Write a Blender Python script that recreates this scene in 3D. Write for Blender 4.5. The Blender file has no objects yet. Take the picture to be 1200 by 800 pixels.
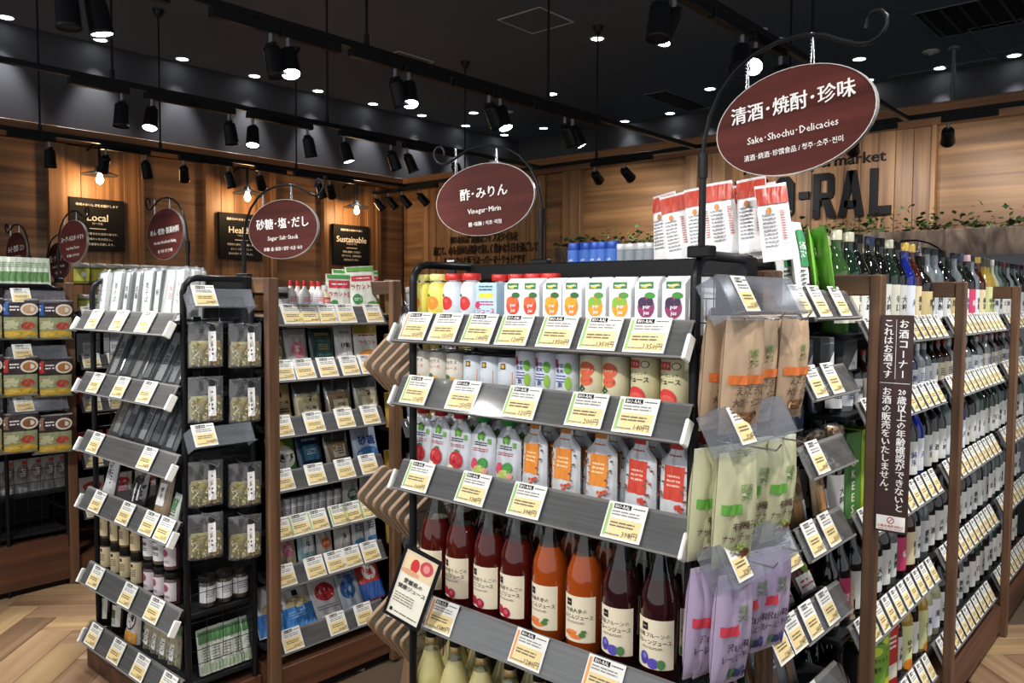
import bpy, math, random
from mathutils import Matrix, Vector
R = math.radians
random.seed(7)
sc = bpy.context.scene
col = sc.collection
# ---------------------------------------------------------------- camera
# world: +X runs along the aisles (away to the right), +Y across them (away to the left)
CAM = Vector((0, 0, 1.5)); FPX = 941.0; AZ = R(41.35); PITCH = R(3.02); ROLL = R(0.37)
cd = bpy.data.cameras.new('camera'); cam = bpy.data.objects.new('camera', cd); col.objects.link(cam)
cd.sensor_width = 36; cd.lens = 36 * FPX / 1200; cd.clip_start = .05; cd.clip_end = 60
cam.matrix_world = Matrix.Translation(CAM) @ Matrix.Rotation(AZ - R(90), 4, 'Z') @ Matrix.Rotation(R(90) - PITCH, 4, 'X') @ Matrix.Rotation(ROLL, 4, 'Z')
sc.camera = cam
CR = cam.matrix_world.to_3x3()
def hit(px, py, axis, val):
    """where the line of sight through a photo pixel meets the plane axis = val"""
    d = CR @ Vector(((px - 600) / FPX, (400 - py) / FPX, -1))
    t = (val - CAM[axis]) / d[axis]
    return CAM + d * t
# ---------------------------------------------------------------- world and exposure
w = bpy.data.worlds.new('store_ambient'); sc.world = w; w.use_nodes = True
w.node_tree.nodes['Background'].inputs[0].default_value = (.95, .97, 1, 1)
w.node_tree.nodes['Background'].inputs[1].default_value = .66
sc.view_settings.view_transform = 'Standard'; sc.view_settings.look = 'None'
sc.view_settings.exposure = 0.35; sc.view_settings.gamma = 1
sc.view_settings.use_curve_mapping = False
SPOT_W = 52; DOWN_W = 9
H_CEIL = 3.84; H_TRACK = 2.69
LWALL_Y = 7.85; WOOD_X = 6.8; DARK_X = 9.1
# ---------------------------------------------------------------- materials
MC = {}
def srgb(h):
    h = h.lstrip('#'); c = [int(h[i:i+2], 16) / 255 for i in (0, 2, 4)]
    return tuple(((x + .055) / 1.055) ** 2.4 if x > .04045 else x / 12.92 for x in c) + (1,)
def new_mat(name):
    m = bpy.data.materials.new(name); m.use_nodes = True
    return m, m.node_tree, m.node_tree.nodes['Principled BSDF']
def P(hexc, rough=.5, metal=0, noise=.06, coat=0, bump=0):
    """plain material with a slight procedural mottling"""
    k = ('P', hexc, rough, metal, noise, coat, bump)
    if k in MC: return MC[k]
    m, nt, b = new_mat('surface_' + hexc.strip('#'))
    c = srgb(hexc)
    b.inputs['Roughness'].default_value = rough; b.inputs['Metallic'].default_value = metal
    b.inputs['Coat Weight'].default_value = coat
    if max(c[:3]) < .03 and not coat: b.inputs['Specular IOR Level'].default_value = .18
    if noise or bump:
        n = nt.nodes.new('ShaderNodeTexNoise'); n.inputs['Scale'].default_value = 35
        tc = nt.nodes.new('ShaderNodeTexCoord'); nt.links.new(tc.outputs['Object'], n.inputs['Vector'])
        mx = nt.nodes.new('ShaderNodeMix'); mx.data_type = 'RGBA'
        mx.inputs[6].default_value = tuple(x * (1 - noise) for x in c[:3]) + (1,)
        mx.inputs[7].default_value = tuple(min(1, x * (1 + noise)) for x in c[:3]) + (1,)
        nt.links.new(n.outputs['Fac'], mx.inputs[0]); nt.links.new(mx.outputs[2], b.inputs['Base Color'])
        if bump:
            bp = nt.nodes.new('ShaderNodeBump'); bp.inputs['Strength'].default_value = bump; bp.inputs['Distance'].default_value = .004
            nt.links.new(n.outputs['Fac'], bp.inputs['Height']); nt.links.new(bp.outputs[0], b.inputs['Normal'])
    else: b.inputs['Base Color'].default_value = c
    MC[k] = m; return m
def wood(name, c1, c2, axis, scale=1.0, rough=.5, spec=.5):
    """grain runs along axis 0, 1 or 2 of the object's own coordinates"""
    k = ('W', name)
    if k in MC: return MC[k]
    m, nt, b = new_mat(name)
    tc = nt.nodes.new('ShaderNodeTexCoord'); mp = nt.nodes.new('ShaderNodeMapping')
    s = [26 * scale] * 3; s[axis] = .9 * scale
    mp.inputs['Scale'].default_value = s
    oi = nt.nodes.new('ShaderNodeObjectInfo'); ad = nt.nodes.new('ShaderNodeVectorMath'); ad.operation = 'ADD'
    ml = nt.nodes.new('ShaderNodeMath'); ml.operation = 'MULTIPLY'; ml.inputs[1].default_value = 37
    nt.links.new(oi.outputs['Random'], ml.inputs[0])
    nt.links.new(tc.outputs['Object'], mp.inputs[0]); nt.links.new(mp.outputs[0], ad.inputs[0]); nt.links.new(ml.outputs[0], ad.inputs[1])
    n = nt.nodes.new('ShaderNodeTexNoise'); n.inputs['Scale'].default_value = 1; n.inputs['Detail'].default_value = 6; n.inputs['Distortion'].default_value = .6
    nt.links.new(ad.outputs[0], n.inputs['Vector'])
    r = nt.nodes.new('ShaderNodeValToRGB'); r.color_ramp.elements[0].position = .3; r.color_ramp.elements[1].position = .72
    r.color_ramp.elements[0].color = srgb(c1); r.color_ramp.elements[1].color = srgb(c2)
    nt.links.new(n.outputs['Fac'], r.inputs[0])
    hv = nt.nodes.new('ShaderNodeHueSaturation')
    mr = nt.nodes.new('ShaderNodeMapRange'); mr.inputs[3].default_value = .82; mr.inputs[4].default_value = 1.15
    nt.links.new(oi.outputs['Random'], mr.inputs[0]); nt.links.new(mr.outputs[0], hv.inputs['Value']); nt.links.new(r.outputs[0], hv.inputs['Color'])
    nt.links.new(hv.outputs[0], b.inputs['Base Color'])
    b.inputs['Roughness'].default_value = rough; b.inputs['Specular IOR Level'].default_value = spec
    bp = nt.nodes.new('ShaderNodeBump'); bp.inputs['Strength'].default_value = .15; bp.inputs['Distance'].default_value = .002
    nt.links.new(n.outputs['Fac'], bp.inputs['Height']); nt.links.new(bp.outputs[0], b.inputs['Normal'])
    MC[k] = m; return m
def clear(name, tint='#ffffff', refl=.12, rough=.08, milky=0):
    """thin clear plastic: see-through with a glossy sheen and wrinkled highlights"""
    k = ('C', name)
    if k in MC: return MC[k]
    m, nt, b = new_mat(name); nt.nodes.remove(b)
    o = nt.nodes['Material Output']
    t = nt.nodes.new('ShaderNodeBsdfTransparent'); t.inputs[0].default_value = srgb(tint)
    g = nt.nodes.new('ShaderNodeBsdfGlossy'); g.inputs['Roughness'].default_value = rough
    f = nt.nodes.new('ShaderNodeLayerWeight'); f.inputs[0].default_value = .5
    pw_ = nt.nodes.new('ShaderNodeMath'); pw_.operation = 'POWER'; pw_.inputs[1].default_value = 4; nt.links.new(f.outputs['Facing'], pw_.inputs[0])
    a = nt.nodes.new('ShaderNodeMath'); a.operation = 'MULTIPLY_ADD'; a.inputs[1].default_value = .6; a.inputs[2].default_value = refl; a.use_clamp = True
    mx = nt.nodes.new('ShaderNodeMixShader')
    nt.links.new(pw_.outputs[0], a.inputs[0]); nt.links.new(a.outputs[0], mx.inputs[0])
    nt.links.new(t.outputs[0], mx.inputs[1]); nt.links.new(g.outputs[0], mx.inputs[2]); nt.links.new(mx.outputs[0], o.inputs[0])
    if milky:
        d = nt.nodes.new('ShaderNodeBsdfDiffuse'); d.inputs[0].default_value = srgb('#7b7977' if milky > .5 else '#c9cbd2'); m2 = nt.nodes.new('ShaderNodeMixShader')
        n = nt.nodes.new('ShaderNodeTexNoise'); n.inputs['Scale'].default_value = 1; tc = nt.nodes.new('ShaderNodeTexCoord'); mp = nt.nodes.new('ShaderNodeMapping'); mp.inputs['Scale'].default_value = (4, 4, 120)
        nt.links.new(tc.outputs['Object'], mp.inputs[0]); nt.links.new(mp.outputs[0], n.inputs['Vector'])
        mr = nt.nodes.new('ShaderNodeMapRange'); mr.inputs[1].default_value = .3; mr.inputs[2].default_value = .7; mr.inputs[3].default_value = milky*.75; mr.inputs[4].default_value = min(1, milky*1.15)
        nt.links.new(n.outputs['Fac'], mr.inputs[0]); nt.links.new(mr.outputs[0], m2.inputs[0])
        nt.links.new(mx.outputs[0], m2.inputs[1]); nt.links.new(d.outputs[0], m2.inputs[2]); nt.links.new(m2.outputs[0], o.inputs[0])
    MC[k] = m; return m
def emit(name, c, s):
    k = ('E', name)
    if k in MC: return MC[k]
    m, nt, b = new_mat(name)
    b.inputs['Base Color'].default_value = (1, 1, 1, 1)
    b.inputs['Emission Color'].default_value = c + (1,); b.inputs['Emission Strength'].default_value = s
    MC[k] = m; return m
BLACK = P('#141416', .4); STEEL = P('#1b1b1e', .32, .3, .04); CHROME = P('#c9c9cc', .2, 1, 0)
POST = wood('post_wood_vertical', '#402c20', '#7a583e', 2); BEAM = wood('post_wood_across', '#402c20', '#735239', 1)
BASEX = wood('plinth_wood_along', '#3a2216', '#6d452e', 0, .7); BASEY = wood('plinth_wood_across', '#3a2216', '#6d452e', 1, .7)
FILM = clear('clear_film', '#f4f6f6', .14, .16, .07); ACRY = clear('clear_acrylic', '#f7f8f9', .10, .06); ACRYF = clear('frosted_acrylic', '#ececee', .05, .2, .9); HOLD = clear('clear_holder_plastic', '#eceef2', .03, .12, .11)
WHITE = P('#eeede8', .5); INK = P('#0f0f10', .5, 0, 0); CREAM = P('#efe2c6', .6)
# ---------------------------------------------------------------- mesh builder
_tc = {}
def glyphs(s, bold=0.0, fine=1):
    k = (s, bold, fine)
    if k not in _tc:
        c = bpy.data.curves.new('t', 'FONT'); c.body = s; c.align_x = 'CENTER'; c.size = 1
        c.resolution_u = fine; c.offset = bold; c.space_line = 1.0
        o = bpy.data.objects.new('t', c)
        me = bpy.data.meshes.new_from_object(o)
        _tc[k] = ([(v.co.x, v.co.y - .36) for v in me.vertices], [tuple(p.vertices) for p in me.polygons])
        bpy.data.meshes.remove(me); bpy.data.objects.remove(o); bpy.data.curves.remove(c)
    return _tc[k]
class MB:
    def __init__(s): s.v = []; s.f = []; s.mi = []; s.sm = []; s.mats = []; s.M = None; s.layer = 0
    def m(s, mat):
        if mat not in s.mats: s.mats.append(mat)
        return s.mats.index(mat)
    def add(s, vs, fs, mat, smooth=False):
        n = len(s.v); i = s.m(mat)
        if s.M is not None: vs = [tuple(s.M @ Vector(v)) for v in vs]
        s.v += vs
        for f in fs: s.f.append(tuple(n + a for a in f)); s.mi.append(i); s.sm.append(smooth)
        return s
    def box(s, x0, x1, y0, y1, z0, z1, mat, b=0):
        if b:
            b = min(b, (x1-x0)/2.01, (y1-y0)/2.01, (z1-z0)/2.01)
            r = [(x0+b, y0), (x1-b, y0), (x1, y0+b), (x1, y1-b), (x1-b, y1), (x0+b, y1), (x0, y1-b), (x0, y0+b)]
            i = [(x0+b, y0+b), (x1-b, y0+b), (x1-b, y0+b), (x1-b, y1-b), (x1-b, y1-b), (x0+b, y1-b), (x0+b, y1-b), (x0+b, y0+b)]
            vs = [(p[0], p[1], z0) for p in i] + [(p[0], p[1], z0+b) for p in r] + [(p[0], p[1], z1-b) for p in r] + [(p[0], p[1], z1) for p in i]
            fs = [(k*8+j, k*8+(j+1) % 8, k*8+8+(j+1) % 8, k*8+8+j) for k in range(3) for j in range(8)]
            fs += [tuple(range(7, -1, -1)), tuple(range(24, 32))]
            return s.add(vs, fs, mat)
        vs = [(x, y, z) for z in (z0, z1) for x, y in ((x0, y0), (x1, y0), (x1, y1), (x0, y1))]
        return s.add(vs, [(3, 2, 1, 0), (4, 5, 6, 7), (0, 1, 5, 4), (1, 2, 6, 5), (2, 3, 7, 6), (3, 0, 4, 7)], mat)
    def lathe(s, prof, mat, n=16, c=(0, 0), cap=True, sy=1):
        vs = []; fs = []
        for r, z in prof:
            for k in range(n):
                a = 2*math.pi*k/n; vs.append((c[0]+r*math.cos(a), c[1]+sy*r*math.sin(a), z))
        for j in range(len(prof)-1):
            for k in range(n): fs.append((j*n+k, j*n+(k+1) % n, (j+1)*n+(k+1) % n, (j+1)*n+k))
        s.add(vs, fs, mat, True)
        if cap:
            m = len(prof)-1
            s.add([vs[k] for k in range(n)], [tuple(range(n-1, -1, -1))], mat)
            s.add([vs[m*n+k] for k in range(n)], [tuple(range(n))], mat)
        return s
    def tube(s, pts, r, mat, n=8):
        pts = [Vector(p) for p in pts]; vs = []; fs = []
        up = Vector((0, 0, 1)); prev = None
        for i, p in enumerate(pts):
            d = (pts[min(i+1, len(pts)-1)] - pts[max(i-1, 0)]).normalized()
            if prev is None:
                a = up if abs(d.z) < .9 else Vector((1, 0, 0)); x = d.cross(a).normalized()
            else: x = (prev - d*prev.dot(d)).normalized()
            prev = x; y = d.cross(x)
            for k in range(n):
                t = 2*math.pi*k/n; vs.append(tuple(p + x*r*math.cos(t) + y*r*math.sin(t)))
        for j in range(len(pts)-1):
            for k in range(n): fs.append((j*n+k, j*n+(k+1) % n, (j+1)*n+(k+1) % n, (j+1)*n+k))
        s.add(vs, fs, mat, True)
        s.add([vs[k] for k in range(n)], [tuple(range(n-1, -1, -1))], mat); s.add(vs[-n:], [tuple(range(n))], mat)
        return s
    def quad(s, a, b, c, d, mat): return s.add([a, b, c, d], [(0, 1, 2, 3)], mat)
    # flat print laid on a surface; f(x, z, lift) -> point
    def pr(s, f, op, *a, lay=None):
        s.layer += 1; e = .00025 * (s.layer if lay is None else lay) + .0003
        if op == 'r':
            x, z, w, h, mat = a[:5]; ang = a[5] if len(a) > 5 else 0; nx = max(1, int(abs(w)/.0045)); nz = max(1, int(abs(h)/.02))
            nx = min(nx, 14); nz = min(nz, 8)
            ca, sa = math.cos(ang), math.sin(ang); vs = []
            for j in range(nz+1):
                for i in range(nx+1):
                    p = (i/nx-.5)*w; q = (j/nz-.5)*h
                    vs.append(tuple(f(x+p*ca-q*sa, z+p*sa+q*ca, e)))
            s.add(vs, [(j*(nx+1)+i, j*(nx+1)+i+1, (j+1)*(nx+1)+i+1, (j+1)*(nx+1)+i) for j in range(nz) for i in range(nx)], mat)
        elif op == 'e':
            x, z, rx, rz, mat = a[:5]; n = 14
            vs = [tuple(f(x, z, e))] + [tuple(f(x+rx*.55*math.cos(2*math.pi*k/n), z+rz*.55*math.sin(2*math.pi*k/n), e)) for k in range(n)] \
                + [tuple(f(x+rx*math.cos(2*math.pi*k/n), z+rz*math.sin(2*math.pi*k/n), e)) for k in range(n)]
            s.add(vs, [(0, 1+k, 1+(k+1) % n) for k in range(n)] + [(1+k, 1+n+k, 1+n+(k+1) % n, 1+(k+1) % n) for k in range(n)], mat)
        elif op == 'p':
            x, z, pts, mat = a[:4]
            s.add([tuple(f(x+p[0], z+p[1], e)) for p in pts], [tuple(range(len(pts)))], mat)
        elif op == 't':
            st, x, z, size, mat = a[:5]; bold = a[5] if len(a) > 5 else 0; sx = a[6] if len(a) > 6 else 1; ang = a[7] if len(a) > 7 else 0
            vs, fs = glyphs(st, 0.0, 2 if size > .03 else 1); ca, sa = math.cos(ang), math.sin(ang)
            for k, (ox, oz) in enumerate(((0, 0), (1, .4), (-1, -.4)) if bold > .006 else ((0, 0),)):   # shifted passes thicken the strokes
                s.add([tuple(f(x+(p[0]*sx+ox*bold*1.3)*size*ca-(p[1]+oz*bold*1.3)*size*sa, z+(p[0]*sx+ox*bold*1.3)*size*sa+(p[1]+oz*bold*1.3)*size*ca, e + k*.00004)) for p in vs], fs, mat)
        elif op == 's':   # lines of small print too fine to read
            x, z, w, h, n, mat = a[:6]; rnd = random.Random(int(abs(x*1e4)+abs(z*1e4))+n)
            for j in range(n):
                zz = z + h/2 - (j+.5)*h/n; k = -w/2
                while k < w/2:
                    l = min(rnd.uniform(.1, .35)*w, w/2-k)
                    s.add([tuple(f(x+k+p, zz+q, e)) for p, q in ((0, -h/n*.22), (l, -h/n*.22), (l, h/n*.22), (0, h/n*.22))], [(0, 1, 2, 3)], mat)
                    k += l + w*.04
        return s
    def build(s, name, parent=None, label=None):
        me = bpy.data.meshes.new(name); me.from_pydata(s.v, [], s.f); me.update()
        me.polygons.foreach_set('material_index', s.mi); me.polygons.foreach_set('use_smooth', s.sm)
        for m in s.mats: me.materials.append(m)
        o = bpy.data.objects.new(name, me); col.objects.link(o)
        if parent: o.parent = parent
        if label: o['label'] = label
        return o
def flat(y):                      # front plane facing -y
    return lambda x, z, e: (x, y - e, z)
def cyl(r, cy=0):                 # wrap around a cylinder, front at -y
    return lambda x, z, e: ((r+e)*math.sin(x/r), cy-(r+e)*math.cos(x/r), z)
def empty(name, loc=(0, 0, 0), rz=0):
    o = bpy.data.objects.new(name, None); col.objects.link(o); o.location = loc; o.rotation_euler = (0, 0, rz); o.empty_display_size = .05
    return o
def tag(o, label, cat, group=None, kind=None):
    if label:
        o['label'] = label
        if not 4 <= len(label.split()) <= 16: print('LABELLEN', len(label.split()), label)
    if cat: o['category'] = cat
    if group: o['group'] = group
    if kind: o['kind'] = kind
    return o
def struct(name, mb, parent=None):
    o = mb.build(name, parent)
    if not parent: o['kind'] = 'structure'
    return o
kids = {}
def copy_tree(o, parent=None):
    c = o.copy(); col.objects.link(c)
    if parent: c.parent = parent
    for ch in kids[o.name]: copy_tree(ch, c)
    return c
ORD = ['', 'first', 'second', 'third', 'fourth', 'fifth', 'sixth', 'seventh', 'eighth', 'ninth', 'tenth', 'eleventh', 'twelfth', 'thirteenth', 'fourteenth', 'fifteenth', 'sixteenth', 'seventeenth', 'eighteenth', 'nineteenth', 'twentieth']
def ordn(i, n, side='left'):
    if n == 1: return ''
    if i == 0: return side + 'most'
    if i == n-1: return ('right' if side == 'left' else 'left') + 'most'
    return ORD[i+1] + ' from ' + side
def plural(noun):
    w_ = noun.split(' with')[0].split(' behind')[0].split(' of ')[0]
    return w_ + ('es' if w_.endswith(('ch', 'x', 's')) else 's')
protos = {}
def put(key, builder, loc, rot, label, cat, group=None):
    """first use takes the built thing itself, later uses copy it with its parts"""
    if key not in protos:
        r = builder(); protos[key] = r; o = r
        def reg(t):
            kids[t.name] = list(t.children)
            for ch in kids[t.name]: reg(ch)
        reg(r)
    else: o = copy_tree(protos[key])
    o.location = loc
    o.rotation_euler = rot if isinstance(rot, tuple) else (0, 0, rot)
    for k in ('group',):
        if k in o: del o[k]
    tag(o, label, cat, group); return o
class Face:
    """a shelf front: u runs to the right as one faces it, d goes inward"""
    def __init__(s, kind, x, y): s.kind = kind; s.x = x; s.y = y; s.rz = -R(90) if kind == 'end' else 0
    def p(s, u, d, z): return (s.x + d, s.y - u, z) if s.kind == 'end' else (s.x + u, s.y + d, z)
    def u(s, px, d=0, py=350):
        if s.kind == 'end': return s.y - hit(px, py, 0, s.x + d)[1]
        return hit(px, py, 1, s.y + d)[0] - s.x
    def mat(s): return Matrix.Translation((s.x, s.y, 0)) @ Matrix.Rotation(s.rz, 4, 'Z')   # local (u, d, z)
def row(face, key, builder, us, d, z, noun, where, cat, group=None, lean=0, jit=.15, depth=0, dd=.08, yaw=0, dz=0):
    n = len(us)
    for i, u in enumerate(us):
        for k in range(depth+1):
            o_ = ordn(i, n)
            lab = noun + ((', ' + o_) if o_ else '') + ((', ' + ['', 'second', 'third', 'fourth'][k] + ' in file') if k else (', at front' if depth else '')) + ', ' + where
            if len(lab.split()) > 16: lab = lab.replace(noun, noun.split(' with')[0])
            if len(lab.split()) > 16: lab = lab.replace(', at front', '')
            rz = face.rz + random.uniform(-jit, jit)*.5 + yaw
            x, y, zz = face.p(u + random.uniform(-.002, .002), d + k*dd, z + k*dz)
            put(key, builder, (x, y, zz), (0 if not lean else lean, 0, rz), lab, cat, group or (plural(noun) + ', ' + where)[:80])
# ================================================================ the room
WH = wood('wall_wood_level_x', '#54392a', '#94704f', 0, .55); WHY = wood('wall_wood_level_y', '#5b3c22', '#a0764a', 1, .55)
WV = wood('wall_wood_upright', '#5f4028', '#a0774f', 2, .6); WTRIM = wood('trim_wood_x', '#5a3a22', '#8e6340', 0, .6); WTRIMY = wood('trim_wood_y', '#5a3a22', '#8e6340', 1, .6)
DARKW = P('#37373b', .8, 0, .05); CEILM = P('#555f6d', .85, 0, .04)
b = MB(); b.box(-3, 11, -5, 9, -.06, -.012, P('#5a4a3a', .8)); floor = struct('floor', b)
PLK = [wood('oak_plank_%d' % i, a, c, 0, .6, .32) for i, (a, c) in enumerate((('#7d6149', '#a98c6c'), ('#8c7050', '#b89a72'), ('#6f543e', '#9a7c60')))]
# herringbone: boards 0.15 x 0.9 laid at 45 degrees to the aisles
PW, PL = .15, .9; pm = []
for m_ in PLK:
    q = MB(); q.box(0, PL-.002, 0, PW-.002, -.012, 0, m_, .0015); me = q.build('plank'); pm.append(me.data); bpy.data.objects.remove(me)
def in_view_floor(x, y):
    return (-.3 < x < 2.6 and 1.75 < y < 2.55) or (.2 < x < 2.4 and 2.9 < y < 4.5) or (.2 < x < 1.35 and 2.2 < y < 4.6) or (3.0 < x < 6.5 and -1.2 < y < .75)
cnt = 0
for k_ in range(-60, 60):
    for j_ in range(-12, 12):
        for o_ in (0, 1):
            bx = k_*PW + 2*PL*j_; by = (k_ + o_)*PW
            cx, cy = (bx + PL/2, by + PW/2) if o_ == 0 else (bx + PW/2, by + PL/2)
            wx = (cx - cy)*.70711 + 2; wy = (cx + cy)*.70711
            if not in_view_floor(wx, wy) or cnt >= 298: continue
            p = bpy.data.objects.new('plank', pm[(k_*5 + j_*3 + o_) % 3]); col.objects.link(p); p.parent = floor
            ox, oy = (bx, by) if o_ == 0 else (bx + PW, by)
            p.location = ((ox - oy)*.70711 + 2, (ox + oy)*.70711, 0); p.rotation_euler = (0, 0, R(45) if o_ == 0 else R(135)); cnt += 1
print('planks', cnt)
b = MB(); b.box(-3, 11, -5, 9, H_CEIL, H_CEIL + .1, CEILM); ceiling = struct('ceiling', b)
# left wall: dark upper part, timber facade in front
b = MB(); b.box(-3, DARK_X + .1, LWALL_Y + .05, LWALL_Y + .2, 0, H_CEIL, DARKW); wall_left = struct('wall_left', b)
def facade(parent, axis, plane, segs, z0, z1):
    """segs: (start, end, 'h' or 'v'); horizontal-grain panels in one piece, upright boards one by one"""
    for s0, s1, k in segs:
        def bx(a, c, off, za, zb, mt, nm):
            q = MB()
            if axis == 1: q.box(a, c, plane - off, plane + .05, za, zb, mt, .003)
            else: q.box(plane - off, plane + .05, a, c, za, zb, mt, .003)
            q.build(nm, parent)
        if k == 'h': bx(s0, s1, 0, z0, z1 - .14, WH if axis == 1 else WHY, 'panel')
        elif k == 'p': bx(s0, s1, .06, z0, z1 - .14, WV, 'pilaster')
        else:
            n = max(1, round((s1-s0)/.13)); w_ = (s1-s0)/n
            for i in range(n): bx(s0 + i*w_ + .001, s0 + (i+1)*w_ - .001, .02 + .003*(i % 3), z0, z1 - .14, WV, 'board')
XL = lambda px: hit(px, 250, 1, LWALL_Y)[0]
YR = lambda px: hit(px, 220, 0, WOOD_X)[1]
e = [XL(p) for p in (-120, 55, 77, 160, 166, 238, 243, 315, 321, 376, 381, 438, 443)]
facade(wall_left, 1, LWALL_Y, [(e[0], e[1], 'h'), (e[1], e[2], 'p'), (e[2], e[3], 'v'), (e[3], e[4], 'p'), (e[4], e[5], 'h'), (e[5], e[6], 'p'), (e[6], e[7], 'v'),
       (e[7], e[8], 'p'), (e[8], e[9], 'h'), (e[9], e[10], 'p'), (e[10], e[11], 'v'), (e[11], e[12], 'p'), (e[12], WOOD_X, 'h')], 0, 3.0)
b = MB(); b.box(e[0], WOOD_X, LWALL_Y - .09, LWALL_Y + .05, 2.87, 3.0, WTRIM, .004); b.build('cornice', wall_left)
# far wall: timber facade (kiosk front) and the dark wall behind it
b = MB(); b.box(DARK_X, DARK_X + .1, -5, 9, 0, H_CEIL, DARKW); struct('wall_far', b)
b = MB(); b.box(WOOD_X + .05, WOOD_X + .12, -5, LWALL_Y, 0, 3.0, P('#3a2a1e', .7)); b.box(WOOD_X+.05, DARK_X, -5, LWALL_Y, 2.9, 2.97, P('#26231f', .8)); wall_kiosk = struct('wall_right', b)
g = [YR(p) for p in (473, 496, 640, 663, 684, 806, 820, 1092, 1098)]
facade(wall_kiosk, 0, WOOD_X, [(g[1], g[0], 'h'), (g[2], g[1], 'v'), (g[3], g[2], 'h'), (g[4], g[3], 'p'), (g[5], g[4], 'h'), (g[6], g[5], 'p'), (g[7], g[6], 'v'), (g[8], g[7], 'p'), (-3.5, g[8], 'h')], 0, 3.0)
b = MB(); b.box(WOOD_X - .09, WOOD_X + .05, -3.5, LWALL_Y - .1, 2.93, 3.0, WTRIMY, .004); b.build('cornice', wall_kiosk)
b = MB(); b.box(WOOD_X - .05, WOOD_X + .05, -3.5, LWALL_Y - .1, 2.895, 2.93, BLACK); b.build('shadow_gap', wall_kiosk)
b = MB(); b.box(WOOD_X - .07, WOOD_X + .05, -3.5, LWALL_Y - .1, 2.84, 2.893, WTRIMY, .004); b.build('trim_board', wall_kiosk)
# lettering on the far wall
def wall_text(name, lines, px, py, size, th, bold, label, sx=1, sp=1.1):
    c = hit(px, py, 0, WOOD_X - .03); root = empty(name, tuple(c)); tag(root, label, 'lettering')
    for li, ln in enumerate(lines):
        q = MB(); vs, fs = glyphs(ln, bold, 2); z = -li*size*sp
        base = [(0, -p[0]*size*sx, z + p[1]*size) for p in vs]
        q.add(base, fs, INK); q.add([(v[0]-th, v[1], v[2]) for v in base], fs, INK)
        ed = {}
        for f in fs:
            for a, d in zip(f, f[1:] + f[:1]): ed[(a, d)] = ed.get((a, d), 0) + 1
        n = len(base)
        q.add(base + [(v[0]-th, v[1], v[2]) for v in base], [(a, d, d+n, a+n) for a, d in ed if (d, a) not in ed], INK)
        q.build('lettering_line', root)
    return root
cB = hit(952, 228, 0, WOOD_X - .03)
def block_letters():
    """BIO-RAL in condensed block capitals, each letter its own piece"""
    root = empty('store_sign', (WOOD_X - .034, cB.y, hit(948, 257, 0, WOOD_X)[2])); root.scale = (1, .70, .80); H = .46; T = .085; W = .25
    tag(root, 'large black BIO-RAL block letters on the timber wall behind the big oval sign', 'lettering')
    def ring(pts_o, pts_i): return pts_o, pts_i
    def poly(q, pts):
        n = len(pts); f = [(0, -p[0], p[1]) for p in pts]; k = [(-.03, -p[0], p[1]) for p in pts]
        q.add(f + k, [(i, (i+1) % n, (i+1) % n + n, i+n) for i in range(n)] + [tuple(range(n, 2*n))], INK)
    def bar(q, x0, x1, z0, z1): poly(q, [(x0, z0), (x1, z0), (x1, z1), (x0, z1)])
    def bowl(q, x0, x1, z0, z1, rr=.06):   # right-hand bowl of B and R
        pts = [(x0, z1), (x1-rr, z1), (x1-rr*.3, z1-rr*.3), (x1, z1-rr), (x1, z0+rr), (x1-rr*.3, z0+rr*.3), (x1-rr, z0), (x0, z0)]
        t = T*.85; inn = [(x0, z1-t), (x1-rr-.01, z1-t), (x1-t, z1-rr-t*.6), (x1-t, z1-rr-t*.6), (x1-t, z0+rr+t*.6), (x1-t, z0+rr+t*.6), (x1-rr-.01, z0+t), (x0, z0+t)]
        for i in range(7): poly(q, [pts[i], pts[i+1], inn[i+1], inn[i]])
    x = -.98
    def letter(ch, x):
        q = MB()
        if ch == 'B': bar(q, x, x+T, 0, H); bowl(q, x+T, x+W, H*.46, H); bowl(q, x+T, x+W+.01, 0, H*.56)
        if ch == 'I': bar(q, x, x+T, 0, H)
        if ch == 'O':
            r_ = .075; o_ = [(x, r_), (x+r_, 0), (x+W-r_, 0), (x+W, r_), (x+W, H-r_), (x+W-r_, H), (x+r_, H), (x, H-r_)]
            k = [(x+T, r_+.02), (x+T+.02, T), (x+W-T-.02, T), (x+W-T, r_+.02), (x+W-T, H-r_-.02), (x+W-T-.02, H-T), (x+T+.02, H-T), (x+T, H-r_-.02)]
            for i in range(8): poly(q, [o_[i], o_[(i+1) % 8], k[(i+1) % 8], k[i]])
        if ch == '-': bar(q, x, x+.12, H*.46, H*.62)
        if ch == 'R': bar(q, x, x+T, 0, H); bowl(q, x+T, x+W, H*.4, H); poly(q, [(x+.10, H*.44), (x+W-.07, 0), (x+W+.03, 0), (x+.19, H*.44)])
        if ch == 'A':
            poly(q, [(x-.01, 0), (x+.08, 0), (x+.165, H), (x+.085, H)]); poly(q, [(x+.10, H), (x+.185, H), (x+.28, 0), (x+.19, 0)]); bar(q, x+.06, x+.2, .09, .16)
        if ch == 'L': bar(q, x, x+T, 0, H); bar(q, x+T, x+W-.02, 0, T)
        o = q.build('letter', root); o['label'] = 'black capital letter ' + ch if ch != '-' else 'black hyphen'
    for ch, dx in zip('BIO-RAL', (0, .34, .52, .83, 1.0, 1.31, 1.65)): letter(ch, x + dx)
    return root
block_letters()
wall_text('wall_lettering', ['Natural Supermarket'], 950, 191, .125, .015, .012, 'small black lettering ending in market above the big block letters', 1.12)
wall_text('wall_lettering', ['BIO-RALは“素敵なライフスタイルを', '通じて、心も身体も健康で美しく豊かな毎日を過ごして', 'もらいたいと願うスーパーマーケット”です'], 566, 279, .115, .008, .012,
          'three lines of black Japanese lettering on the timber wall under the vinegar sign', .58)
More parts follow.
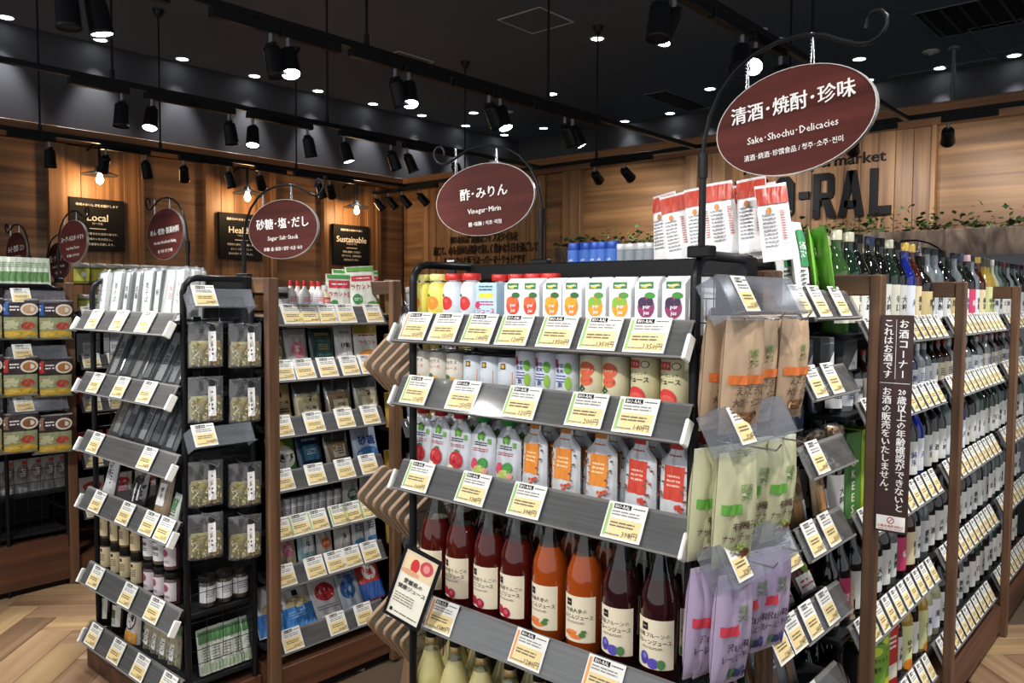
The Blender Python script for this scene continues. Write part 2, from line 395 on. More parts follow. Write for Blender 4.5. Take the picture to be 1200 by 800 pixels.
# planted ledge and chiller front along the far wall
LX = 6.35
y1 = hit(652, 285, 0, LX)[1]
zt = hit(1000, 274, 0, LX)[2]
b = MB(); b.box(LX, WOOD_X - .08, -3.5, y1, zt - .06, zt - .02, P('#4a3a2c', .8)); 
ledge = b.build('planted_ledge'); tag(ledge, 'long brown ledge with mottled fascia carrying ivy along the timber wall', 'ledge')
m, nt, bs = new_mat('mottled_fascia'); n = nt.nodes.new('ShaderNodeTexNoise'); n.inputs['Scale'].default_value = 3.2; n.inputs['Detail'].default_value = 5; n.inputs['Distortion'].default_value = 1.5
rp = nt.nodes.new('ShaderNodeValToRGB'); rp.color_ramp.elements[0].color = srgb('#4a3c34'); rp.color_ramp.elements[1].color = srgb('#94806f'); rp.color_ramp.elements[0].position = .35; rp.color_ramp.elements[1].position = .75
tcn = nt.nodes.new('ShaderNodeTexCoord'); mpn = nt.nodes.new('ShaderNodeMapping'); mpn.inputs['Rotation'].default_value = (R(40), 0, 0); mpn.inputs['Scale'].default_value = (1, 3, 1)
nt.links.new(tcn.outputs['Object'], mpn.inputs[0]); nt.links.new(mpn.outputs[0], n.inputs['Vector']); nt.links.new(n.outputs['Fac'], rp.inputs[0]); nt.links.new(rp.outputs[0], bs.inputs['Base Color'])
b = MB(); b.box(LX - .03, LX, -3.5, y1, zt - .25, zt, m, .004); b.build('fascia', ledge)
yc = hit(1096, 300, 0, LX)[1]
ch = empty('open_chiller', (LX, yc, 0)); tag(ch, 'grey topped open chiller under the brown planted ledge', 'chiller')
b = MB(); b.box(-.27, -.035, -3.5-yc, 0, zt - .34, zt - .20, P('#8b8d92', .5), .01); b.build('canopy', ch)
b = MB(); b.box(-.26, -.04, -3.5-yc, -.02, zt - .36, zt - .34, P('#d9dde0', .4)); b.build('lit_strip', ch)  # lit strip under the canopy, its light put into the pale colour
b = MB(); b.box(.02, .06, -3.5-yc, 0, 0, zt - .27, P('#c9cccf', .5)); b.build('back_panel', ch)
b = MB(); b.box(-.35, .02, -3.5-yc, 0, 0, .35, P('#3a3b3e', .5), .01); b.build('base', ch)
for z_ in (.6, .9, 1.2, 1.45): b = MB(); b.box(-.22, .02, -3.5-yc, 0, z_-.02, z_, P('#b9bcc0', .4)); b.build('shelf', ch)
LEAF = [P(c, .55, 0, .2) for c in ('#2d4a23', '#3d5a2c', '#55663a', '#23391c')]
rnd = random.Random(4)
y = -3.4; k = 0; nl = min(20, int((y1 + 3.4)/.36))
for i in range(nl):
    cy = y1 - .18 - i*.36; root = empty('ivy', (LX + .05, cy, zt - .02)); q = MB(); s_ = MB()
    for j in range(64):
        px_, py_, pz = rnd.uniform(-.06, .14), rnd.gauss(0, .13), abs(rnd.gauss(0, .05)) + .02 + (rnd.random() < .12)*.07
        L = rnd.uniform(.035, .065); a = rnd.uniform(0, 6.28); t = rnd.uniform(-.9, .9)
        q.M = Matrix.Translation((px_, py_, pz)) @ Matrix.Rotation(a, 4, 'Z') @ Matrix.Rotation(t, 4, 'Y')
        q.add([(0, 0, 0), (L*.5, -L*.55, .004), (L*.62, -L*.2, .01), (L*1.15, 0, 0), (L*.62, L*.2, .01), (L*.5, L*.55, .004)], [(0, 1, 2), (2, 3, 4), (4, 5, 0), (0, 2, 4)], LEAF[rnd.randrange(4)])
    for j in range(6): s_.tube([(rnd.uniform(-.03, .1), rnd.uniform(-.15, .15), 0), (rnd.uniform(-.03, .1), rnd.uniform(-.15, .15), .06), (rnd.uniform(-.03, .1), rnd.uniform(-.17, .17), .05)], .003, P('#4b3d24', .7), 4)
    l = q.build('leaves', root); l['kind'] = 'stuff'; s_.build('stems', root)
    tag(root, 'green ivy tuft on the brown ledge, ' + ordn(i, nl), 'plant', 'ivy tufts along the ledge')
# posters on the left wall
def poster(x0, x1, zt_, zb, head, kana, lines, label, top):
    xc = (x0+x1)/2; W = x1-x0; H = zt_-zb; root = empty('wall_poster', (xc, LWALL_Y - .05, zb)); tag(root, label, 'poster')
    q = MB(); q.box(-W/2, W/2, -.012, .02, 0, H, P('#101215', .7), .002); q.build('board', root)
    q = MB(); f = flat(-.012); wt = P('#dcdad2', .6, 0, 0)
    q.pr(f, 't', top, 0, H*.87, W*.055, wt, .01); q.pr(f, 't', head, 0, H*.64, W*.19, wt, .012); q.pr(f, 't', kana, 0, H*.52, W*.05, wt, .01)
    q.pr(f, 'r', 0, H*.42, W*.3, .006, wt); q.pr(f, 't', lines[0], 0, H*.32, W*.05, wt, .01); q.pr(f, 't', lines[1], 0, H*.22, W*.05, wt, .01); q.pr(f, 't', lines[2], 0, H*.12, W*.05, wt, .01)
    q.build('printed_text', root)
def pz(px, py): v = hit(px, py, 1, LWALL_Y - .05); return v
a, c = pz(80, 230), pz(146, 295); poster(a.x, c.x, a.z, c.z, 'Local', 'ローカル', ('その土地で育まれた自然の味です。', '地域の味わいを大切にし、', '地域の生産者を応援します。'), 'black wall poster headed Local behind the left gondola signs', '地域のおいしさをお届けします')
a, c = pz(256, 248), pz(307, 305); poster(a.x, c.x, a.z, c.z, 'Healthy', 'ヘルシー', ('健康的な食生活を応援します', 'おいしく体にやさしい', '食材を取りそろえました。'), 'black wall poster headed Healthy half hidden by the sugar sign', '健康なからだをつくります')
a, c = pz(390, 262), pz(432, 311); poster(a.x, c.x, a.z, c.z, 'Sustainable', 'サステナブル', ('環境に配慮した商品を', '取りそろえ、持続可能な', '社会をめざします。'), 'black wall poster headed Sustainable above the wooden bay', '持続可能な未来のために')
# wall sconces with bare bulbs
def sconce(px, py, label, i):
    v = hit(px, py, 1, LWALL_Y - .28); root = empty('wall_lamp', tuple(v)); tag(root, label, 'wall lamp', 'wall lamps above the posters')
    q = MB(); q.lathe([(.012, .30), (.012, .11), (.03, .10), (.045, .07), (.15, .035), (.152, .03), (.14, .03), (.04, .062), (.02, .08)], P('#2a2a2c', .35, .5), 20, cap=False); q.build('shade', root)
    q = MB(); q.tube([(0, .31, .26), (0, .15, .32), (0, 0, .29)], .01, BLACK); q.box(-.04, .04, .29, .31, .2, .32, BLACK, .01); q.build('arm', root)
    q = MB(); q.lathe([(.008, -.05), (.026, -.035), (.032, -.01), (.022, .02), (.014, .05)], emit('bulb_glow', (1, .72, .42), 26), 12); q.build('bulb', root)
    l = bpy.data.lights.new('lamp_light', 'POINT'); l.energy = 9; l.color = (1, .62, .3); l.shadow_soft_size = .04; lo = bpy.data.objects.new('lamp_light', l); col.objects.link(lo); lo.parent = root; lo.location = (0, 0, -.08)
for i, (x, y_, s_) in enumerate(((117, 209, 'wall lamp with bare glowing bulb over the Local poster'), (290, 230, 'wall lamp with bare glowing bulb over the Healthy poster'), (418, 246, 'wall lamp with bare glowing bulb over the Sustainable poster'))): sconce(x, y_, s_, i)
# ---------------------------------------------------------------- ceiling fittings
def downlight(near_wall):
    root = empty('ceiling_downlight'); q = MB(); q.lathe([(.055, -.004), (.068, -.006), (.072, 0), (.05, .001)], P('#cfd0d0', .4), 20, cap=False); q.build('trim_ring', root)
    q = MB(); q.lathe([(.054, -.003), (.0535, -.002)], emit('downlight_glow', (.93, .97, 1), 14), 20); q.build('lens', root)
    l = bpy.data.lights.new('downlight_light', 'SPOT'); l.energy = DOWN_W*(8 if near_wall else 1); l.spot_size = R(62 if near_wall else 95); l.spot_blend = .7; l.shadow_soft_size = .05; l.color = (.97, .98, 1)
    lo = bpy.data.objects.new('downlight_light', l); col.objects.link(lo); lo.parent = root; lo.location = (0, 0, -.02)
    return root
DL = [(25, 8), (134, 38), (231, 62), (313, 84), (385, 103), (448, 119), (504, 133), (552, 146), (596, 157), (700, 45), (647, 110), (555, 132), (732, 142), (700, 154), (637, 150), (770, 153), (832, 104), (1007, 69), (847, 134), (821, 145), (1038, 107), (1118, 93), (1197, 75)]
words = ['nearest the frame corner', 'above the Local poster', 'between the first two spotlights', 'over the Healthy poster', 'above the noodle sign', 'above the dark wall scallops', 'nearing the far corner', 'close to the room corner', 'in the room corner']
for i, (x, y_) in enumerate(DL):
    v = hit(x, y_, 2, H_CEIL)
    if i < 9: v.y = LWALL_Y - .09; lab = 'recessed downlight beside the dark left wall, ' + ordn(i, 9)
    elif i >= 18: v.x = DARK_X - .14; lab = 'recessed downlight before the dark far wall, ' + ordn(i-18, 5)
    else: lab = 'recessed downlight in the open ceiling, ' + ordn(sorted(DL[9:18]).index((x, y_)), 9)
    put('downlight%d' % (i < 9 or i >= 18), lambda: downlight(i < 9 or i >= 18), (v.x, v.y, H_CEIL - .001), 0, lab, 'downlight', 'recessed downlights')
def grille(x, y_, w_, d_, lab, dark):
    v = hit(x, y_, 2, H_CEIL); root = empty('ceiling_hatch', (v.x, v.y, H_CEIL - .008)); tag(root, lab, 'ceiling hatch', 'ceiling hatches'); q = MB(); t = .012
    fm = P('#b9b6ae', .5) if not dark else P('#6e6e70', .5)
    for a in ((-w_/2, w_/2, -d_/2, -d_/2+t), (-w_/2, w_/2, d_/2-t, d_/2), (-w_/2, -w_/2+t, -d_/2+t, d_/2-t), (w_/2-t, w_/2, -d_/2+t, d_/2-t)): q.box(*a, 0, .007, fm)
    q.build('frame', root); q = MB(); q.box(-w_/2+t, w_/2-t, -d_/2+t, d_/2-t, .003, .007, CEILM if dark < 2 else P('#0c0c0d', .7)); q.build('panel', root)
    if dark == 2:
        for k in range(6): q = MB(); yy = -d_/2 + .06 + k*(d_-.12)/5; q.box(-w_/2+.03, w_/2-.03, yy-.012, yy+.012, -.006, .002, P('#2a2a2c', .5)); q.build('slat', root)
grille(628, 24, .46, .46, 'square ceiling hatch with pale frame above the central aisle', 0)
grille(470, 71, .46, .46, 'square ceiling hatch with pale frame above the second track', 0)
grille(788, 147, .5, .5, 'thin framed ceiling hatch near the end of the track', 1)
grille(822, 129, .6, .35, 'thin framed ceiling hatch left of the big oval sign', 1)
grille(1081, 96, .9, .45, 'thin framed ceiling hatch right of the big oval sign, lower', 1)
grille(1148, 84, .9, .45, 'thin framed ceiling hatch beside the pale pipe', 1)
grille(1178, 43, .9, .4, 'thin framed ceiling hatch at upper right corner', 1)
grille(1148, 18, .8, .8, 'square dark air vent with slats at upper right', 2)
grille(793, 118, 1.0, .3, 'dark slatted air vent above the middle track end', 2)
def disc(x, y_, r, lab, c='#b5b0a8'):
    v = hit(x, y_, 2, H_CEIL); q = MB(); q.lathe([(r, 0), (r, -.01), (r*.9, -.018), (r*.35, -.02), (r*.3, -.035), (.001, -.036)][::-1], P(c, .5), 18); o = q.build('smoke_detector'); o.location = (v.x, v.y, H_CEIL); tag(o, lab, 'detector')
disc(1091, 60, .075, 'flat beige disc on the ceiling right of the curled sign hook')
disc(912, 46, .06, 'grey disc on the ceiling just above the big sign arch')
disc(894, 34, .04, 'small grey disc on the ceiling above the sign arch')
disc(595, 131, .07, 'dim beige disc on ceiling between track lamps')
disc(645, 127, .07, 'dim disc on ceiling above the third spotlight group')
disc(276, 12, .04, 'small white detector on the ceiling above first track')
disc(411, 54, .035, 'small white detector beside the hanging rod')
v = hit(1118, 55, 2, H_CEIL); q = MB(); q.tube([(0, 0, 0), (0, 0, -1.3)], .018, P('#77777a', .4, .4)); q.lathe([(.05, -.02), (.05, 0)], P('#77777a', .5), 12); o = q.build('hanging_pipe'); o.location = (v.x, v.y, H_CEIL); tag(o, 'grey hanging pipe with ceiling collar behind the big sign curl', 'pipe')
# ---------------------------------------------------------------- track lighting
TRK = P('#19191b', .35)
def track(name_lab, p0, p1, rods):
    root = empty('light_track', (p0[0], p0[1], H_TRACK)); tag(root, name_lab, 'light track', 'suspended light tracks')
    dx, dy = p1[0]-p0[0], p1[1]-p0[1]; L = math.hypot(dx, dy); root.rotation_euler = (0, 0, math.atan2(dy, dx))
    q = MB(); q.box(0, L, -.018, .018, 0, .03, TRK, .003); q.box(0, L, -.011, .011, -.002, .001, P('#3c3d40', .4)); q.build('rail', root)
    for s_ in rods:
        q = MB(); q.tube([(s_, 0, .03), (s_, 0, H_CEIL-H_TRACK)], .0075, TRK, 8); q.lathe([(.014, .03), (.014, .08)], TRK, 10, (s_, 0)); q.lathe([(.02, H_CEIL-H_TRACK-.06), (.045, H_CEIL-H_TRACK-.01), (.045, H_CEIL-H_TRACK)], TRK, 12, (s_, 0)); q.build('suspension_rod', root)
    return root
def head(box_side):
    root = empty('track_spotlight')
    q = MB(); q.box(-.16, .16, -.02, .02, -.042, -.003, TRK, .004); q.build('driver_box', root)
    q = MB(); q.lathe([(.010, -.085), (.010, -.04)], P('#8a8a8e', .35, .6), 10, (box_side*.12, 0)); q.box(box_side*.12-.012, box_side*.12+.012, -.03, .03, -.10, -.082, TRK, .003); q.build('swivel', root)
    return root
HEADS = {}
def spot_head(lit):
    """canonical head pointing down -z, pivot at its top"""
    q = MB(); q.lathe([(.020, 0), (.036, -.008), (.038, -.02), (.042, -.12), (.046, -.135), (.043, -.136), (.038, -.128)], TRK, 20, cap=False); q.lathe([(.001, 0), (.02, 0)], TRK, 20, cap=False)
    g = MB(); g.lathe([(.001, -.1285), (.038, -.128)], emit('spot_glow', (.93, .97, 1), 22) if lit else P('#2c2c2e', .3), 20, cap=False)
    return q, g
def spotlight(x, y_, along, side, target, lit, lab, energy=None, size=62):
    rz = 0 if along == 'x' else R(90)
    def mk():
        root = head(side); q, g = spot_head(lit)
        c = q.build('lamp_can', root); c.location = (side*.12, 0, -.095); c.rotation_mode = 'QUATERNION'; g.build('lens', c); return root
    o = put('head%d%d' % (lit, side), mk, (x, y_, H_TRACK), rz, lab, 'spotlight', 'track spotlights')
    for c in o.children:
        if c.name.startswith('lamp_can'):
            off = Matrix.Rotation(rz, 3, 'Z') @ Vector((side*.12, 0, 0)); pos = Vector((x, y_, H_TRACK - .095)) + off
            d = Matrix.Rotation(-rz, 3, 'Z') @ (Vector(target) - pos)
            c.rotation_quaternion = d.to_track_quat('-Z', 'Y')
            if lit:
                l = bpy.data.lights.new('spot_light', 'SPOT'); l.energy = energy or SPOT_W; l.spot_size = R(size); l.spot_blend = .75; l.shadow_soft_size = .045; l.color = (1, .975, .94)
                lo = bpy.data.objects.new('spot_light', l); col.objects.link(lo); lo.parent = c; lo.location = (0, 0, -.15)
    return o
T1, T2, T3, T4, T0 = 3.15, 4.72, 6.6, 1.6, .05
TX = 5.75
track('black light track over the aisle left of the central rack', (-1.5, T1), (TX, T1), (.6, 2.55, 4.0, 5.4))
track('black light track over the far left aisle, second from wall', (-1.5, T2), (TX, T2), (.9, 2.15, 3.45, 4.9))
track('black light track nearest the dark left wall', (-1.5, T3), (TX, T3), (2.3, 3.7, 4.6, 5.9))
track('black light track above the big oval sign', (-1.5, T4), (TX, T4), (1.3, 3.5, 4.4, 5.6))
track('black light track over the sake aisle out at right', (-1.5, T0), (TX, T0), (.3, 3.2, 5.0))
track('black light track running across in front of the timber wall', (TX, 6.7), (TX, -2.8), (1.0, 2.6, 4.3, 6.4, 8.2))
# lamps: (pixel of the lamp, track Y or 'f' for the cross track, lit, target, words)
def px_on_track(px, py, T, axis=1): return hit(px, py, axis, T)
def TX_(px, T, py=120): return hit(px, py, 1, T)[0]
LAMPS = []
def L(px, T, lit, tgt, lab, side=1, e=None):
    side = -side; x = TX_(px, T); spotlight(x - side*.12, T, 'x', side, tgt, lit, lab, e)
# track 1 (lights gondola A's bay and the central rack)
L(80, T1, 0, (1.2, 3.1, 1.4), 'large unlit black spotlight at top left, beside the lit one', -1); L(113, T1, 1, (1.5, 3.0, 1.0), 'large lit spotlight at top left corner of the photo')
L(318, T1, 0, (2.2, 3.0, 1.3), 'unlit half of spotlight pair on near track, second from left', -1); L(338, T1, 1, (1.75, 2.3, .7), 'lit spotlight on near track, second pair from left')
L(463, T1, 0, (3.1, 3.1, 1.3), 'unlit half of spotlight pair on near track, third from left', -1); L(479, T1, 1, (2.3, 2.4, .7), 'lit spotlight on near track, third pair from left')
L(573, T1, 0, (4.2, 3.1, 1.3), 'unlit spotlight above the vinegar sign', -1); L(586, T1, 1, (3.4, 2.2, .3), 'lit spotlight above the vinegar sign')
L(662, T1, 0, (4.9, 3.1, 1.3), 'unlit spotlight beside the lit one right of vinegar sign', -1); L(671, T1, 1, (4.9, 2.2, .3), 'lit spotlight right of the vinegar sign')
# track 2 (far left aisle)
L(143, T2, 0, (1.9, 4.7, 1.0), 'unlit black spotlight on the middle track, leftmost', -1); L(178, T2, 1, (1.5, 3.95, .05), 'lit spotlight on the middle track, leftmost')
L(268, T2, 0, (2.9, 4.7, 1), 'unlit spotlight on the middle track over noodle sign', -1); L(296, T2, 1, (2.4, 4.1, .4), 'lit spotlight on the middle track over the noodle sign')
L(360, T2, 0, (3.6, 4.7, 1), 'unlit spotlight on the middle track over sugar sign', -1); L(403, T2, 1, (3.9, 4.2, .4), 'lit spotlight on the middle track right of sugar sign')
L(458, T2, 0, (4.7, 4.7, 1), 'unlit spotlight on the middle track, near vinegar sign', -1); L(477, T2, 1, (4.9, 4.2, .4), 'lit spotlight on the middle track, near vinegar sign')
L(533, T2, 0, (5.5, 4.7, 1), 'unlit spotlight half behind the vinegar sign', -1)
# track 3 (nearest the timber wall)
L(57, T3, 0, (2.3, 6.6, 1), 'unlit spotlight on wall side track, leftmost', -1); L(123, T3, 1, (2.8, 7.8, 1.2), 'lit spotlight on wall side track over Local poster', 1, 16)
L(169, T3, 0, (3.2, 6.6, 1), 'unlit spotlight on wall side track right of Local poster', -1); L(214, T3, 1, (4.0, 7.8, 1.0), 'lit spotlight on wall side track over noodle sign', 1, 14)
L(266, T3, 0, (4.2, 6.6, 1), 'unlit spotlight on wall side track left of Healthy poster', -1); L(303, T3, 1, (5.2, 7.8, 1.2), 'lit spotlight on wall side track over Healthy poster', 1, 16)
L(373, T3, 0, (5.3, 6.6, 1), 'unlit spotlight on wall side track beyond sugar sign', -1); L(386, T3, 1, (6.0, 7.7, 1.2), 'lit spotlight on wall side track beyond sugar sign', 1, 14)
# track 4 (between A and B, above the big sign)
L(772, T4, 0, (2.4, 1.6, .8), 'large unlit spotlight at top right of centre', -1); L(788, T4, 1, (1.95, 2.0, .8), 'large lit spotlight at top right of centre')
L(868, T4, 0, (2.2, 1.2, .8), 'unlit spotlight behind the big sign arch', -1); L(884, T4, 1, (1.55, .9, 1.0), 'lit spotlight behind the big sign arch', 1, 40)
spotlight(3.6, T4, 'x', 1, (3.6, .8, 1.4), 1, 'lit spotlight on the big sign track, beyond view', 30)
# cross track before the timber wall
def F(px, lit, tgt, lab, side=1, e=None, size=62):
    y_ = hit(px, 180, 0, TX)[1]; spotlight(TX, y_ - side*.12, 'y', side, tgt, lit, lab, e, size)
F(697, 1, (6.8, hit(740, 200, 0, 6.8)[1], 2.2), 'lit spotlight on cross track washing the timber wall', 1, 28, 90)
F(731, 1, (6.8, hit(800, 200, 0, 6.8)[1], 2.1), 'lit spotlight at the middle track end, near the timber wall', 1, 28, 90)
F(440, 0, (6.6, 6.2, 1), 'unlit spotlight in the far corner, leftmost'); F(455, 0, (6.6, 6.0, 1), 'unlit spotlight in the far corner, second from left'); F(471, 0, (6.6, 5.7, 1), 'unlit spotlight in the far corner, third from left'); F(491, 0, (6.6, 5.3, 1), 'unlit spotlight in the far corner, rightmost')
for i, p in enumerate((880, 1000, 1110, 1230, 1330)):
    F(p, 1, (6.8, hit(p, 200, 0, 6.8)[1], 2.2), 'lit spotlight washing the block letter wall, ' + ordn(i, 5), 1, 24, 100)
# unseen spotlights added over, beside and behind the camera to brighten shelves and floor
for i, (x, T, tx, ty, tz, e) in enumerate(((-.75, T4, 1.55, 1.45, .75, 105), (-.7, T0, 1.6, 1.0, .8, 75), (-.1, T1, 1.45, 1.6, .9, 60), (-.3, T1, 1.35, 3.0, .6, 85), (.5, T1, 1.35, 3.1, 1.0, 65),
        (1.2, T0, 1.75, .75, 1.0, 50), (2.0, T0, 2.1, .7, .9, 60), (2.8, T0, 2.8, .7, .9, 60), (3.6, T0, 3.5, .7, .9, 60), (4.5, T0, 4.3, .7, .9, 60), (1.0, T4, 1.9, 2.65, .9, 60),
        (.2, T1, 1.2, 4.45, .9, 85), (1.0, T2, .8, 3.8, .0, 60), (3.2, -.9, 3.7, .6, .3, 50))):
    spotlight(x, T, 'x', 1, (tx, ty, tz), 1, 'added unseen spotlight over, beside or behind the viewer, ' + ORD[i+1], e, 70)
# ================================================================ shelf furniture
def card_mesh(kind, price, w_=.10, h_=.082):
    q = MB(); q.box(-w_/2, w_/2, -.0012, 0, 0, h_, P('#e6e5e0', .55, 0, 0)); f = flat(-.0012)
    yl = P('#e6ce93', .5, 0, 0); x0 = -w_/2
    q.pr(f, 'r', .004 if kind != 'plain' else 0, h_*.31, w_*.86 if kind == 'plain' else w_*.8, h_*.5, yl)
    if kind == 'green': q.pr(f, 'r', x0 + w_*.075, h_*.5, w_*.07, h_*.86, P('#93bb62', .5, 0, 0))
    if kind == 'orange': q.pr(f, 'r', x0 + w_*.075, h_*.5, w_*.07, h_*.86, P('#ee9a4d', .5, 0, 0))
    q.pr(f, 'r', -w_*.12, h_*.885, w_*.44, h_*.13, INK); q.pr(f, 't', 'BIO-RAL', -w_*.12, h_*.885, h_*.125, WHITE, .01)
    q.pr(f, 's', w_*.30, h_*.885, w_*.3, h_*.07, 1, P('#555555', .6, 0, 0)); q.pr(f, 's', 0, h_*.7, w_*.7, h_*.16, 2, P('#8a877f', .6, 0, 0))
    q.pr(f, 's', -w_*.02, h_*.40, w_*.62, h_*.17, 2, P('#6d6454', .6, 0, 0)); q.pr(f, 's', -w_*.2, h_*.12, w_*.36, h_*.08, 1, P('#8a877f', .6, 0, 0))
    q.pr(f, 't', price, w_*.22, h_*.17, h_*.2, P('#3a322a', .5, 0, 0), .005)
    return q
CARDS = {}
def card(parent, M, kind='plain', price='350円', w_=.10, h_=.082):
    k = (kind, price, w_, h_)
    if k not in CARDS:
        o = card_mesh(*k).build('price_card'); CARDS[k] = o.data; bpy.data.objects.remove(o)
    o = bpy.data.objects.new('price_card', CARDS[k]); col.objects.link(o); o.parent = parent; o.matrix_local = M; return o
TILT = R(-28)
def rail(parent, face, origin, u0, u1, zb, cards, h=.082, clip=True, kind='rail'):
    """tilted clear ticket rail along a shelf front; parent frame: empty at origin with face rotation (local x = right, y = inward)"""
    r = empty('price_rail', (0, 0, 0)); r.parent = parent
    r.matrix_local = Matrix.Translation((u0, -.052, zb)) @ Matrix.Rotation(TILT, 4, 'X')
    L_ = u1-u0; q = MB(); q.box(0, L_, .0025, .005, 0, h, ACRYF); q.box(0, L_, -.004, -.003, -.002, h*.95, ACRY); q.box(0, L_, -.005, .005, -.005, 0, ACRYF)
    q.box(0, L_, .005, .010, h, h+.004, ACRYF); q.build('rail_body', r)
    if clip:
        for x in (-.009, L_): q = MB(); q.box(x, x+.009, -.012, .016, -.008, h*.6, WHITE, .003); q.build('end_clip', r)
    for u, k, p, w_ in cards: card(r, Matrix.Translation((u-u0, -.0045, .002)) @ Matrix.Rotation(random.uniform(-.012, .012), 4, 'Y'), k, p, w_)
    return r
def frame_of(face): return face.mat()
def mesh_wires(x0, x1, z0, z1, step=.05, r=.0014):
    q = MB(); n = int((z1-z0)/step)
    for i in range(n+1): z = z0+i*(z1-z0)/n; q.tube([(x0, 0, z), (x1, 0, z)], r, STEEL, 4)
    m_ = max(1, int((x1-x0)/step))
    for i in range(m_+1): x = x0+i*(x1-x0)/m_; q.tube([(x, -.003, z0), (x, -.003, z1)], r, STEEL, 4)
    return q
def end_rack(name_label, face, W, D, top, levels, frame_top, side_mesh=True, shelf_d=None):
    """black steel end rack: levels = list of (surface z, cards)"""
    root = empty('end_rack'); root.matrix_world = face.mat(); tag(root, name_label, 'display rack')
    for u in (.012, W-.012):
        q = MB(); pts = [(u, .015, 0), (u, .015, frame_top-.05)] + [(u, .015+.05*(1-math.cos(t)), frame_top-.05+.05*math.sin(t)) for t in (R(30), R(60), R(90))] + [(u, D-.02, frame_top), (u, D-.02, frame_top-.02), (u, D-.02, 0)]
        q.tube(pts, .011, STEEL, 10); q.build('side_frame', root)
        if side_mesh:
            o = mesh_wires(.02, D-.03, .22, frame_top-.04).build('wire_grid', root); o.matrix_local = Matrix.Translation((u + (.006 if u > .1 else -.006), 0, 0)) @ Matrix.Rotation(R(90), 4, 'Z')
    q = MB(); q.box(.02, W-.02, D-.02, D-.01, .12, top-.005, P('#232427', .5)); q.build('back_panel', root)
    q = MB(); q.box(.0, W, D-.05, D, top-.045, top, BLACK, .003); q.build('top_beam', root)
    for i, (z, cards) in enumerate(levels):
        s_ = empty('shelf'); s_.parent = root; q = MB(); q.box(.025, W-.025, .0, D-.02, z-.018, z, P('#1f2022', .45), .002); q.box(.025, W-.025, -.006, .0, z-.03, z+.004, BLACK); q.build('shelf_board', s_)
        rail_as_part(root, W, z, cards)
    q = MB(); q.box(0, W, -.03, D, 0, .10, BASEY, .003); q.build('plinth', root)
    return root
def rail_as_part(root, W, z, cards): rail(root, None, None, .0, W, z-.037, cards)
def price(): return random.choice(('350円', '140円', '120円', '200円', '398円', '498円', '248円', '580円', '1280円', '158円'))
FA = Face('end', 1.29, 3.40); FB = Face('end', 1.49, 1.706); AS = Face('side', 1.29, 2.62); ABY = Face('side', 1.58, 2.60)
BS = Face('side', 1.49, .806); BBY = Face('side', 1.79, .75); SK = Face('side', 2.19, .75); CS = Face('side', .6, 4.5); CB = Face('side', 1.64, 4.53)
def cds(face, lst, z, d=-.03, w_=.10):
    return [(face.u(px, d), k, p, w_) for px, k, p in lst]
# central rack B
g_, o_, n_ = 'green', 'orange', 'plain'
LB = [(1.423, [(489, o_, '350円'), (524, n_, '150円'), (564, g_, '140円'), (605, g_, '120円'), (655, g_, '1350円'), (706, g_, '1350円'), (761, g_, '1350円')]),
      (1.25, [(490, g_, '110円'), (545, n_, '250円'), (614, g_, '120円'), (691, g_, '200円'), (749, g_, '140円')]),
      (1.015, [(492, g_, '160円'), (557, g_, '138円'), (621, g_, '398円'), (737, g_, '398円')]),
      (.652, [(520, o_, '1580円'), (624, o_, '1280円'), (714, o_, '1980円')]), (.235, [(560, n_, '780円'), (680, n_, '780円')])]
rackB = end_rack('central black end rack of juices under the vinegar sign', FB, .90, .285, 1.60, [(z, cds(FB, c, z)) for z, c in LB], 1.595)
LA = [(1.41, [(112, n_, '398円'), (141, n_, '398円'), (172, n_, '498円')]), (1.165, [(112, n_, '350円'), (141, n_, '498円'), (172, n_, '498円')]), (.93, [(110, n_, '398円'), (171, n_, '498円')]),
      (.70, [(111, n_, '248円'), (144, n_, '398円'), (172, n_, '350円'), (190, n_, '350円')]), (.395, [(107, n_, '198円'), (145, n_, '248円'), (176, n_, '258円')]), (.15, [(103, n_, '580円'), (130, n_, '398円'), (158, n_, '258円'), (190, n_, '350円')])]
rackA = end_rack('left black end rack of noodles and seaweed under the sugar sign', FA, .78, .29, 1.575, [(z, cds(FA, c, z)) for z, c in LA], 1.565)
# wooden bays
def gondola(label, name, x0, x1, y0, depth, posts, bays, ztop=1.57, plinth=.16, flip=False, back=True):
    """bays: (x0, x1, [(surface z, [(px, kind, price)])...], card width)"""
    root = empty(name, (x0, y0, 0)); tag(root, label, 'shelving')
    for px_ in posts:
        q = MB(); yo = .105 if px_ == 1.80 else 0; q.box(px_-x0-.0225, px_-x0+.0225, -.09+yo, -.06+yo, 0, ztop, POST, .003); q.build('post', root)
        q = MB(); q.box(px_-x0-.02, px_-x0+.02, -.06+yo, depth, ztop-.055, ztop, BEAM, .003); q.build('cross_beam', root)
    q = MB(); q.box(0, x1-x0, -.07, depth, .03, plinth-.02, BASEX, .003); q.build('plinth', root)
    q = MB(); q.box(0, x1-x0, -.05, depth, 0, .03, BLACK); q.build('toe_strip', root)
    if back: q = MB(); q.box(0, x1-x0, depth-.012, depth, plinth, ztop-.2, P('#232427', .6)); q.build('back_panel', root)
    for b0, b1, lv, w_ in bays:
        for z, cl in lv:
            q = MB(); q.box(b0-x0+.003, b1-x0-.003, .0, depth-.015, z-.016, z, P('#202124', .45), .002); q.build('shelf', root)
            r = rail(root, None, None, b0-x0+.025, b1-x0-.025, z-.03, [(u - x0, k, p, w_) for u, k, p in cl], h=.075, clip=False)
    return root
def hx(face, px, d=-.03): return hit(px, 350, 1, face.y + d)[0]
